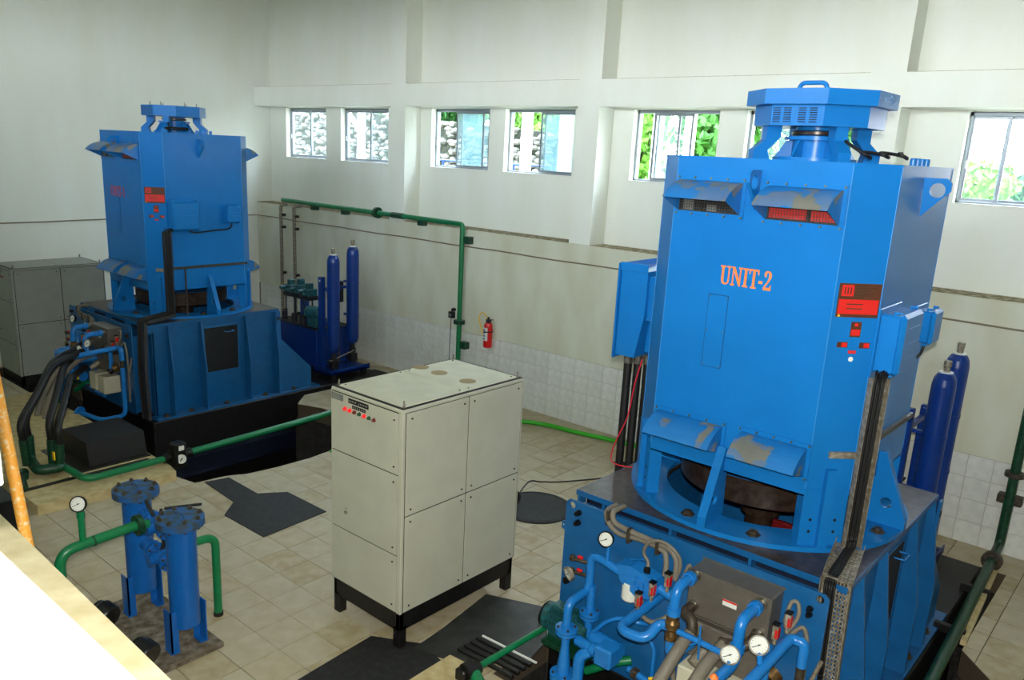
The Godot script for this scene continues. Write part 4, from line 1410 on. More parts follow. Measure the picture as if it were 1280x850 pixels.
	pipe(t, "pipe", [Vector3(0.215, 0.95, 0.47), Vector3(0.215, 0.83, 0.47), Vector3(0.26, 0.84, 0.36), Vector3(0.28, 0.86, 0.19)], 0.036, pb, 0.08)
	pipe(t, "brown_pipe", [Vector3(0.225, 1.10, 0.24), Vector3(0.225, 1.10, 0.34), Vector3(0.30, 1.09, 0.36), Vector3(0.32, 1.04, 0.38), Vector3(0.32, 0.96, 0.39)], 0.038, mats["dirty_steel"], 0.05)
	pipe(t, "brown_pipe", [Vector3(0.70, 1.09, 0.24), Vector3(0.68, 1.04, 0.33), Vector3(0.50, 1.0, 0.33)], 0.034, mats["dirty_steel"], 0.05)
	pipe(t, "thin_pipe", [Vector3(0.26, 1.03, 0.47), Vector3(0.69, 1.03, 0.49)], 0.021, pb)
	var sp := MB.new()
	sp.tube([Vector3(0.43, 1.16, 0.50), Vector3(0.44, 0.92, 0.50)], 0.007, 6)
	sp.tube([Vector3(0.37, 0.99, 0.50), Vector3(0.44, 1.05, 0.50)], 0.006, 6)
	obj("handle_spoke", sp, pb, t)
	gauge(t, Vector3(0.69, 1.12, 0.60), 0.062, Vector3(0.35, 0.4, 1), mats["steel"])
	gauge(t, Vector3(0.835, 1.225, 0.53), 0.062, Vector3(0.35, 0.4, 1), mats["steel"])
	pipe(t, "gauge_stem", [Vector3(0.87, 1.08, 0.55), Vector3(0.845, 1.18, 0.53)], 0.018, pb)
	pipe(t, "gauge_stem", [Vector3(0.69, 1.02, 0.62), Vector3(0.69, 1.08, 0.60)], 0.018, pb)
	pipe(t, "dark_pipe", [Vector3(0.98, 1.0, 0.13), Vector3(0.98, 0.82, 0.13)], 0.03, mats["dirty_steel"])
	pipe(t, "pipe", [Vector3(0.98, 0.84, 0.13), Vector3(0.98, 0.12, 0.13), Vector3(0.80, 0.06, 0.40), Vector3(0.45, 0.12, 0.55)], 0.033, pb, 0.1)
	pipe(t, "pipe", [Vector3(0.78, 1.04, 0.20), Vector3(0.78, 0.84, 0.20), Vector3(0.78, 0.74, 0.22)], 0.03, pb)
	var hd := MB.new()
	hd.lathe(Vector3(0.45, 0.12, 0.55), Vector3(-1, 0.1, 0.3), [Vector2(0, 0), Vector2(0.085, 0), Vector2(0.085, 0.03), Vector2(0, 0.03)], 20)
	obj("blind_flange", hd, pb, t)
	var gt := MB.new()
	gt.tube([Vector3(1.07, 0.98, 0.03), Vector3(1.01, 0.75, 0.05)], 0.015, 8)
	obj("handle", gt, mats["galv"], t)
	switch_box(t, Vector3(0.80, 1.07, 0.17), 0.0)
	switch_box(t, Vector3(0.855, 1.16, 0.13), 0.0)
	var or_ := MB.new()
	or_.lathe(Vector3(0.69, 1.04, 0.80), Vector3.UP, [Vector2(0, 0), Vector2(0.024, 0), Vector2(0.028, 0.02), Vector2(0.012, 0.04), Vector2(0, 0.04)], 8)
	obj("orange_knob", or_, mats["orange_paint"], t)
	var cy := MB.new()
	cy.lathe(Vector3(0.82, 0.83, 0.12), Vector3(-0.35, -0.55, 0.75), [Vector2(0, 0), Vector2(0.065, 0), Vector2(0.065, 0.07), Vector2(0.05, 0.075), Vector2(0, 0.075)], 18)
	var cyo := obj("sensor_body", cy, mats["brass"], t)
	var cy2 := MB.new()
	cy2.lathe(Vector3(0.79, 0.785, 0.18), Vector3(-0.35, -0.55, 0.75), [Vector2(0, 0), Vector2(0.046, 0), Vector2(0.046, 0.07), Vector2(0, 0.07)], 16)
	obj("cap", cy2, mats["black_plate"], cyo)
	var kb := MB.new()
	for y in [1.27, 1.31]:
		kb.lathe(Vector3(0.94, y - 0.01, 0), Vector3.BACK, [Vector2(0.022, 0), Vector2(0.022, 0.015), Vector2(0.014, 0.04), Vector2(0, 0.04)], 12)
	obj("switch_knob", kb, mats["black_plate"], t)
	# second cooler and terminal boxes below
	var c2 := MB.new()
	c2.bb(0.20, 0.74, 0.70, 0.98, 0.0, 0.19, 0.012)
	obj("plate_cooler", c2, mats["cooler"], t)
	for x in [0.30, 0.58]:
		var tb := MB.new()
		tb.box(Vector3(x, 0.52, 0.16), Vector3(0.22, 0.26, 0.24), 0.012)
		obj("terminal_box", tb, mats["cabinet_top"], t)
	pipe(t, "hose_stub", [Vector3(0.34, 0.80, 0.18), Vector3(0.31, 0.72, 0.30)], 0.04, mats["galv"])
	hose(t, "black_hose", [Vector3(0.32, 1.02, 0.30), Vector3(0.31, 0.98, 0.45), Vector3(0.30, 0.87, 0.62), Vector3(0.27, 0.66, 0.82), Vector3(0.22, 0.35, 0.98), Vector3(0.18, 0.05, 1.05)], 0.044, hg)  # black hoses coloured grey, the flash light put into their colour
	hose(t, "black_hose", [Vector3(0.53, 1.0, 0.30), Vector3(0.52, 0.95, 0.48), Vector3(0.50, 0.84, 0.66), Vector3(0.46, 0.6, 0.85), Vector3(0.42, 0.3, 0.98), Vector3(0.40, 0.05, 1.02)], 0.044, hg)
	var yl := MB.new()
	yl.box(Vector3(0.08, 0.53, 0.40), Vector3(0.07, 0.035, 0.015), 0.004, Basis(Vector3.BACK, 0.5))
	obj("yellow_tag", yl, mats["yellow"], t)

# ---------------------------------------------------------------- control cabinets
func build_cabinet(called: String, label: String, at: Vector3, grey: bool):
	# origin at the floor corner below the front right edge; front faces +z, long side +x
	var w := 0.8835
	var d := 1.4575
	var y0 := 0.336
	var y1 := 2.123
	var t := thing(called, label, "cabinet", at, "")
	var m: Material = mats["cabinet_grey" if grey else "cabinet"]
	var b := MB.new()
	b.bb(-0.040, 0.010, y0, y1 - 0.03, -0.024, 0.010, 0.005)
	b.bb(-w, 0.010, y1 - 0.036, y1 - 0.004, -d, 0.010, 0.006)
	b.bb(-w - 0.012, -w + 0.004, y0, y1 - 0.03, -d, 0.004, 0.004)
	b.bb(-w, 0.004, y0, y1 - 0.03, -d - 0.012, -d + 0.004, 0.004)
	var core := MB.new()
	core.bb(-w, 0.002, y0, y1 - 0.002, -d, 0.002)
	obj("gasket_gap_shade", core, mats["cabinet_gap_shade"], t)  # dark core: shade of the gasketed panel gaps put into the colour
	obj("frame", b, m, t)
	var base := MB.new()
	base.bb(-w + 0.005, -0.005, 0.17, y0, -0.05, -0.005, 0.003)
	base.bb(-w + 0.005, -0.005, 0.17, y0, -d + 0.005, -d + 0.05, 0.003)
	base.bb(-0.05, -0.005, 0.17, y0, -d + 0.005, -0.005, 0.003)
	base.bb(-w + 0.005, -w + 0.05, 0.17, y0, -d + 0.005, -0.005, 0.003)
	for x in [-w + 0.045, -0.045]:
		for z in [-0.045, -d + 0.045]:
			base.bb(x - 0.04, x + 0.04, 0.0, 0.2, z - 0.04, z + 0.04, 0.003)
	obj("plinth_frame", base, mats["black_paint"], t)
	for q in [[y0 + 0.006, 0.852], [0.862, 1.556], [1.566, y1 - 0.045]]:
		var p := MB.new()
		p.bb(-w + 0.006, -0.045, q[0], q[1], 0.0, 0.009, 0.002)
		obj("front_panel", p, m, t)
		for y in [q[0] + 0.06, q[1] - 0.06]:
			stud(t, "panel_screw", Vector3(-0.09, y, 0.008), Vector3.BACK, 0.0085, 0.008, mats["black_plate"], 10)
	for zz in [[-0.034, -0.741], [-0.753, -d + 0.012]]:
		for q in [[y0 + 0.006, 1.202], [1.212, y1 - 0.04]]:
			var p := MB.new()
			p.bb(0.0, 0.009, q[0], q[1], zz[1], zz[0], 0.002)
			obj("side_panel", p, m, t)
			for y in [q[0] + 0.05, q[1] - 0.05]:
				for z in [zz[0] - 0.055, zz[1] + 0.055]:
					stud(t, "panel_screw", Vector3(0.008, y, z), Vector3.RIGHT, 0.0085, 0.008, mats["black_plate"], 10)
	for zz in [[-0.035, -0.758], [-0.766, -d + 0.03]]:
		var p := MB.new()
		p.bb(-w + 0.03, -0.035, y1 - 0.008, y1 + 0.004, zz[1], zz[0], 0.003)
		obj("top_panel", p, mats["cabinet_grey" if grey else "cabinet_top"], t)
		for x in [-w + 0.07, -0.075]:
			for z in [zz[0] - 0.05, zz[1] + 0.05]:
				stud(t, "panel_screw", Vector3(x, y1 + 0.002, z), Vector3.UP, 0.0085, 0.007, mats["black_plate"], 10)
	for x in [-w + 0.04, -0.035]:
		for z in [-0.04, -d + 0.04]:
			var e := MB.new()
			var pts := []
			for k in 13:
				var a := TAU * k / 12.0
				pts.append(Vector3(x + 0.018 * cos(a) * 0.7, y1 + 0.034 + 0.018 * sin(a), z + 0.018 * cos(a) * 0.7))
			e.tube(pts, 0.006, 7, false)
			e.cyl(Vector3(x, y1 - 0.004, z), Vector3(x, y1 + 0.014, z), 0.012, -1, 10)
			obj("eye_bolt", e, mats["galv"], t)
	var f := 0.009
	var np := MB.new()
	np.bb(-w + 0.006, -0.725, 2.018, 2.072, f, f + 0.004, 0.001)
	var npo := obj("name_plate", np, mats["grey_plate"], t)
	var nl := MB.new()
	for k in 3:
		nl.bb(-w + 0.02, -0.745 - 0.02 * k, 2.03 + 0.013 * k, 2.036 + 0.013 * k, f + 0.004, f + 0.005)
	obj("print", nl, mats["cabinet_grey"], npo)
	for q in [[-0.655, -0.40, 2.025, 2.066, 12], [-0.607, -0.437, 1.987, 2.014, 6]]:
		var bp := MB.new()
		bp.bb(q[0], q[1], q[2], q[3], f, f + 0.004, 0.001)
		var bpo := obj("black_plate", bp, mats["black_plate"], t)
		var tx := MB.new()
		var n: int = q[4]
		for k in n:
			var x: float = lerpf(q[0] + 0.014, q[1] - 0.02, k / float(n - 1))
			if k == 5 and n > 6:
				continue
			var ym: float = (q[2] + q[3]) / 2
			tx.bb(x, x + 0.003, ym - 0.006, ym + 0.006, f + 0.004, f + 0.005)
			tx.bb(x, x + 0.009, ym + 0.003 * (k % 3 - 1), ym + 0.003 + 0.003 * (k % 3 - 1), f + 0.004, f + 0.005)
		obj("print", tx, mats["dial"], bpo)
	var kinds := ["red_lamp_lit", "red_lamp_lit", "red_lamp_off", "green_lamp_off", "red_lamp_lit", "green_lamp_off", "red_lamp_off"]
	for k in 7:
		var lp := MB.new()
		lp.lathe(Vector3(-0.695 + 0.061 * k, 1.963 - 0.001 * k, f), Vector3.BACK, [Vector2(0.017, 0), Vector2(0.017, 0.008), Vector2(0.013, 0.008), Vector2(0.012, 0.02), Vector2(0.006, 0.027), Vector2(0, 0.028)], 14)
		obj("pilot_lamp", lp, mats[kinds[k] if not grey else "red_lamp_off"], t)
	var kh := MB.new()
	kh.cyl(Vector3(-0.69, 1.03, f), Vector3(-0.69, 1.03, f + 0.012), 0.016, -1, 14)
	kh.cyl(Vector3(-0.69, 1.065, f), Vector3(-0.69, 1.065, f + 0.006), 0.006, -1, 8)
	obj("lock", kh, mats["galv"], t)
	if not grey:
		for p in [[-0.826, -0.97], [-0.58, -0.966], [-0.225, -0.965]]:
			var dm := MB.new()
			dm.cyl(Vector3(p[0], y1 + 0.004, p[1]), Vector3(p[0], y1 + 0.006, p[1]), 0.075, -1, 26)
			obj("blanking_disc", dm, mats["disc_mark"], t)

func build_cabinets():
	build_cabinet("control_cabinet", "pale grey control cabinet with pilot lamps standing alone in the middle of the floor", Vector3(-4.4846, 0, -4.1262), false)
	build_cabinet("control_cabinet", "dull grey control cabinet against the left wall behind the black hoses", Vector3(-14.4, -0.22, -4.72), true)
	var s := MB.new()
	s.bb(-15.5, -14.2, -1.68, -0.22, -6.35, -4.5)
	one("concrete_block", "low dark concrete block under the cabinet by the left wall", "block", s, mats["dark_concrete"])

# ---------------------------------------------------------------- hydraulic power packs with two accumulator bottles
func build_power_pack(label: String, at: Vector3, dh: float):
	# origin on the floor below the nearer bottle
	var t := thing("power_pack", label, "hydraulic unit", at, "")
	var bb: Material = mats["bottle_blue"]
	var tr := MB.new()
	tr.bb(-0.30, 0.16, 0.10, 0.14, -0.70, 0.22, 0.006)
	tr.bb(-0.30, 0.16, 0.10, 0.19, 0.21, 0.22)
	tr.bb(0.15, 0.16, 0.10, 0.19, -0.70, 0.22)
	obj("drip_tray", tr, bb, t)
	var ft := MB.new()
	for x in [-1.45, -0.35, 0.1]:
		for z in [-0.6, 0.1]:
			ft.bb(x - 0.04, x + 0.04, 0.0, 0.14, z - 0.04, z + 0.04, 0.005)
	obj("foot", ft, mats["black_paint"], t)
	for k in 2:
		var z := -0.43 * k
		var h := dh * k
		var b := MB.new()
		b.lathe(Vector3(0, 0.46 + h, z), Vector3.UP, [Vector2(0, 0), Vector2(0.05, 0.0), Vector2(0.09, 0.035), Vector2(0.107, 0.09), Vector2(0.11, 0.12), Vector2(0.11, 1.62), Vector2(0.10, 1.69), Vector2(0.075, 1.735), Vector2(0.05, 1.755), Vector2(0, 1.755)], 26)
		var bo := obj("accumulator_bottle", b, bb, t)
		var c := MB.new()
		c.lathe(Vector3(0, 2.205 + h, z), Vector3.UP, [Vector2(0.06, 0), Vector2(0.062, 0.014), Vector2(0.03, 0.018), Vector2(0, 0.018)], 22)
		obj("collar", c, mats["dial"], bo)
		var vn := MB.new()
		vn.lathe(Vector3(0, 2.22 + h, z), Vector3.UP, [Vector2(0.03, 0), Vector2(0.03, 0.05), Vector2(0.036, 0.052), Vector2(0.036, 0.10), Vector2(0.03, 0.108), Vector2(0, 0.108)], 16)
		obj("gas_valve", vn, mats["galv"], bo)
		var v2 := MB.new()
		v2.lathe(Vector3(0, 0.30 + h, z), Vector3.UP, [Vector2(0, 0), Vector2(0.06, 0), Vector2(0.06, 0.07), Vector2(0.04, 0.08), Vector2(0.04, 0.17), Vector2(0, 0.17)], 14)
		v2.box(Vector3(0, 0.25 + h * 0.6, z), Vector3(0.14, 0.16, 0.13), 0.015)
		v2.tube([Vector3(0, 0.27 + h, z), Vector3(-0.16, 0.27, z)], 0.03, 10)
		obj("bottom_valve", v2, mats["dark_box"], bo)
		for y in [0.95, 1.55]:
			var sb := MB.new()
			sb.lathe(Vector3(0, y + h, z), Vector3.UP, [Vector2(0.11, 0), Vector2(0.115, 0.0), Vector2(0.115, 0.035), Vector2(0.11, 0.035)], 26)
			sb.bb(-0.24, -0.10, y + h, y + h + 0.035, z - 0.02, z + 0.02)
			obj("strap", sb, bb, bo)
	var ps := MB.new()
	ps.bb(-0.31, -0.20, 0.14, 1.80, 0.02, 0.10, 0.006)
	ps.bb(-0.29, -0.22, 0.14, 1.7, -0.62, -0.55, 0.006)
	ps.bb(-0.28, -0.23, 1.55, 1.60, -0.60, 0.05, 0.004)
	var po := obj("post", ps, bb, t)
	var hl := MB.new()
	hl.cyl(Vector3(-0.255, 1.73, 0.10), Vector3(-0.255, 1.73, 0.103), 0.018, -1, 12)
	obj("hole", hl, mats["dial"], po)
	var lv := MB.new()
	lv.tube([Vector3(0.02, 0.32, 0.10), Vector3(0.06, 0.46, -0.42)], 0.012, 8)
	obj("lever", lv, mats["galv"], t)
	var gp := MB.new()
	gp.tube([Vector3(-0.12, 0.2, -0.2), Vector3(-0.12, 1.25, -0.2)], 0.022, 8)
	obj("riser", gp, mats["dirty_steel"], t)
	var tk := MB.new()
	tk.bb(-1.60, -0.34, 0.14, 0.82, -0.62, 0.12, 0.012)
	var tko := obj("oil_tank", tk, bb, t)
	var lid := MB.new()
	lid.bb(-1.62, -0.32, 0.82, 0.84, -0.64, 0.14, 0.004)
	obj("tank_lid", lid, mats["dark_box"], tko)
	var m := MB.new()
	m.lathe(Vector3(-0.72, 1.10, 0.04), Vector3(1, 0, -0.4), [Vector2(0, 0), Vector2(0.10, 0), Vector2(0.115, 0.02), Vector2(0.115, 0.26), Vector2(0.10, 0.28), Vector2(0, 0.28)], 20)
	m.bb(-0.70, -0.45, 0.84, 1.0, -0.16, 0.06, 0.01)
	obj("electric_motor", m, mats["teal"], t)
	var cl := MB.new()
	cl.bb(-1.10, -0.98, 0.84, 1.35, -0.2, -0.08, 0.008)
	obj("pump_column", cl, bb, t)
	for k in 3:
		var vb := MB.new()
		var x: float = [-1.42, -1.12, -0.86][k]
		vb.box(Vector3(x, 1.42 + 0.04 * (k % 2), -0.12), Vector3(0.22, 0.14, 0.2), 0.012)
		vb.box(Vector3(x + 0.03, 1.53 + 0.05 * (k % 2), -0.10), Vector3(0.1, 0.12, 0.12), 0.01)
		vb.cyl(Vector3(x - 0.05, 1.44, -0.02), Vector3(x - 0.05, 1.44, 0.09), 0.035, -1, 12)
		vb.cyl(Vector3(x + 0.05, 1.40, -0.02), Vector3(x + 0.05, 1.40, 0.07), 0.028, -1, 12)
		obj("valve_block", vb, mats["teal"], t)
		var s := MB.new()
		s.box(Vector3(x, 1.32, -0.12), Vector3(0.24, 0.08, 0.22), 0.01)
		s.tube([Vector3(x - 0.08, 0.84, -0.05), Vector3(x - 0.08, 1.3, -0.05)], 0.014, 8)
		s.tube([Vector3(x + 0.06, 0.84, -0.14), Vector3(x + 0.06, 1.3, -0.14)], 0.014, 8)
		s.cyl(Vector3(x - 0.02, 0.84, 0.02), Vector3(x - 0.02, 1.0, 0.02), 0.05, -1, 12)
		obj("manifold", s, mats["dark_box"], t)
	var jb := MB.new()
	jb.bb(-0.62, -0.34, 1.28, 1.66, -0.5, -0.38, 0.01)
	obj("terminal_box", jb, mats["dark_box"], t)

func build_power_packs():
	build_power_pack("blue hydraulic power pack with two tall bottles by the wall behind the left pump set", Vector3(-11.48, 0.0, -8.86), 0.12)
	build_power_pack("blue hydraulic power pack with two tall bottles behind the right-hand pump set", Vector3(-1.75, 0.0, -8.72), 0.12)

# ---------------------------------------------------------------- twin strainers with their green pipes
func build_filters():
	var pad := MB.new()
	pad.bb(-6.75, -5.53, 0.0, 0.055, -3.13, -2.55, 0.012)
	one("concrete_pad", "low stained concrete pad under the two blue strainers", "pad", pad, mats["concrete"])
	var spots := [Vector3(-5.70, 0.055, -2.89), Vector3(-6.46, 0.055, -2.90)]
	var labels := ["nearer blue cylindrical strainer with flanged lid, on the concrete pad", "farther blue cylindrical strainer with flanged lid, joined to the left green pipe"]
	for i in 2:
		var t := thing("strainer", labels[i], "strainer", spots[i], "")
		var b := MB.new()
		b.lathe(Vector3(0, 0.19, 0), Vector3.UP, [Vector2(0, 0), Vector2(0.09, 0), Vector2(0.117, 0.02), Vector2(0.117, 0.90), Vector2(0, 0.90)], 28)
		obj("body", b, mats["filter_blue"], t)
		var l := MB.new()
		l.lathe(Vector3(0, 1.085, 0), Vector3.UP, [Vector2(0.117, 0), Vector2(0.187, 0.0), Vector2(0.187, 0.028), Vector2(0.187, 0.029), Vector2(0.187, 0.058), Vector2(0.18, 0.062), Vector2(0, 0.062)], 32)
		var lo := obj("lid_flange", l, mats["worn_lid"], t)
		for k in 8:
			var a := TAU * (k + 0.3) / 8.0
			var bt := MB.new()
			bt.cyl(Vector3(cos(a) * 0.155, 1.06, sin(a) * 0.155), Vector3(cos(a) * 0.155, 1.175, sin(a) * 0.155), 0.010, -1, 6)
			bt.cyl(Vector3(cos(a) * 0.155, 1.146, sin(a) * 0.155), Vector3(cos(a) * 0.155, 1.163, sin(a) * 0.155), 0.02, -1, 6)
			obj("bolt", bt, mats["dirty_steel"], lo)
		var hd := MB.new()
		hd.tube(bend([Vector3(-0.06, 1.146, 0), Vector3(-0.06, 1.18, 0), Vector3(0.06, 1.18, 0), Vector3(0.06, 1.146, 0)], 0.02, 3), 0.008, 8)
		obj("handle", hd, mats["worn_lid"], lo)
		for a in [PI / 2, -PI / 2]:
			var lg := MB.new(Vector3.ZERO, Basis(Vector3.UP, a))
			lg.bb(0.09, 0.155, 0.0, 0.37, -0.055, -0.045)
			lg.bb(0.143, 0.155, 0.0, 0.37, -0.055, 0.055)
			lg.bb(0.09, 0.16, 0.0, 0.012, -0.06, 0.06)
			obj("leg", lg, mats["filter_blue"], t)
		for y in [0.945, 0.665]:
			var nb := MB.new()
			var s := -1.0 if i == 0 else 1.0
			nb.tube([Vector3(s * 0.09, y, 0), Vector3(s * 0.25, y, 0)], 0.05, 14)
			nb.cyl(Vector3(s * 0.235, y, 0), Vector3(s * 0.262, y, 0), 0.078, -1, 20)
			obj("nozzle", nb, mats["filter_blue"], t)
	for j in 2:
		var y: float = [1.0, 0.72][j]
		var t := thing("change_over_valve", "blue change-over valve with black lever, %s of the two between the strainers" % ["upper", "lower"][j], "valve", Vector3(-6.05, y, -2.895))
		var b := MB.new()
		b.tube([Vector3(-0.11, 0, 0), Vector3(0.11, 0, 0)], 0.055, 14)
		b.box(Vector3.ZERO, Vector3(0.11, 0.13, 0.12), 0.03)
		for s in [-1, 1]:
			b.cyl(Vector3(s * 0.098, 0, 0), Vector3(s * 0.122, 0, 0), 0.085, -1, 20)
		b.tube([Vector3(0, 0, 0), Vector3(0.0, 0, 0.12)], 0.05, 14)
		b.tube([Vector3(0, 0, 0), Vector3(0.0, 0, -0.12)], 0.05, 14)
		obj("valve_body", b, mats["filter_blue"], t)
		for k in 6:
			var a := TAU * k / 6.0
			for s in [-1, 1]:
				stud(t, "bolt", Vector3(s * 0.112 - 0.024, cos(a) * 0.067, sin(a) * 0.067), Vector3.RIGHT, 0.011, 0.048, mats["dirty_steel"])
		var l := MB.new()
		if j == 0:
			l.tube([Vector3(0.0, 0.05, 0), Vector3(0.0, 0.14, -0.02)], 0.014, 8)
			l.box(Vector3(0.13, 0.17, -0.14), Vector3(0.30, 0.02, 0.028), 0.006, Basis(Vector3.UP, 0.85) * Basis(Vector3.BACK, 0.12))
			l.box(Vector3(-0.08, 0.14, 0.04), Vector3(0.16, 0.02, 0.03), 0.006, Basis(Vector3.BACK, -0.7))
		else:
			l.tube([Vector3(0.0, 0.05, 0), Vector3(0.0, 0.12, -0.02)], 0.014, 8)
			l.box(Vector3(-0.04, 0.15, -0.03), Vector3(0.22, 0.03, 0.03), 0.006, Basis(Vector3.BACK, -0.65))
		obj("lever", l, mats["black_rubber"], t)
	var gl := thing("green_pipe", "green pipe with a small dial gauge in front of the farther strainer", "pipe", Vector3(-6.05, 0, -2.12))
	var o := Vector3(6.05, 0, 2.12)
	var pb := MB.new()
	pb.tube(bend([Vector3(-6.06, 0.0, -2.11) + o, Vector3(-6.06, 1.03, -2.11) + o, Vector3(-6.06, 1.06, -2.72) + o, Vector3(-6.05, 1.04, -2.80) + o], 0.13, 7), 0.04, 14)
	obj("pipe", pb, mats["green_pipe"], gl)
	var fb := MB.new()
	fb.cyl(Vector3(-6.06, 1.058, -2.70) + o, Vector3(-6.06, 1.059, -2.745) + o, 0.085, -1, 22)
	obj("flange", fb, mats["dark_green"], gl)
	var fb2 := MB.new()
	fb2.cyl(Vector3(-6.06, 1.04, -2.36) + o, Vector3(-6.06, 1.041, -2.375) + o, 0.043, -1, 14)
	obj("joint_ring", fb2, mats["dark_green"], gl)
	var st := MB.new()
	st.tube([Vector3(-6.06, 1.05, -2.29) + o, Vector3(-6.06, 1.30, -2.29) + o], 0.024, 12)
	st.tube([Vector3(-6.06, 1.26, -2.29) + o, Vector3(-6.06, 1.315, -2.29) + o], 0.03, 12)
	obj("stand_pipe", st, mats["green_pipe"], gl)
	gauge(gl, Vector3(-6.04, 1.385, -2.27) + o, 0.062, Vector3(0.75, 0.35, 0.75), mats["black_plate"])
	var gr := thing("green_pipe", "green pipe elbow dropping to the floor beside the nearer strainer", "pipe", Vector3(-6.0, 0, -3.35))
	var g2 := MB.new()
	g2.tube(bend([Vector3(-0.03, 0.74, 0.36), Vector3(-0.02, 0.765, 0.2), Vector3(0, 0.765, 0.0), Vector3(0, 0.0, 0)], 0.10, 7), 0.036, 14)
	obj("pipe", g2, mats["green_pipe"], gr)
	var g3 := MB.new()
	g3.lathe(Vector3(0, 0, 0), Vector3.UP, [Vector2(0.042, 0), Vector2(0.042, 0.035), Vector2(0.03, 0.04)], 14)
	obj("collar", g3, mats["dark_concrete"], gr)
	var names := ["black capped pipe end on the floor behind the parapet, farther of two", "black capped pipe end on the floor behind the parapet, nearer of two"]
	for i in 2:
		var t := thing("capped_pipe_end", names[i], "pipe", [Vector3(-6.16, 0.0, -2.49), Vector3(-5.45, 0.0, -2.47)][i])
		var c := MB.new()
		c.lathe(Vector3(-0.12, 0.33, 0.06), Vector3(0.8, -0.25, -0.25), [Vector2(0, 0), Vector2(0.08, 0), Vector2(0.085, 0.03), Vector2(0.105, 0.05), Vector2(0.105, 0.15), Vector2(0.095, 0.165), Vector2(0, 0.165)], 26)
		obj("cap", c, mats["black_plate"], t)
		var ft := MB.new()
		ft.tube([Vector3(-0.1, 0.0, 0.05), Vector3(-0.1, 0.33, 0.05)], 0.04, 12)
		obj("support", ft, mats["black_paint"], t)

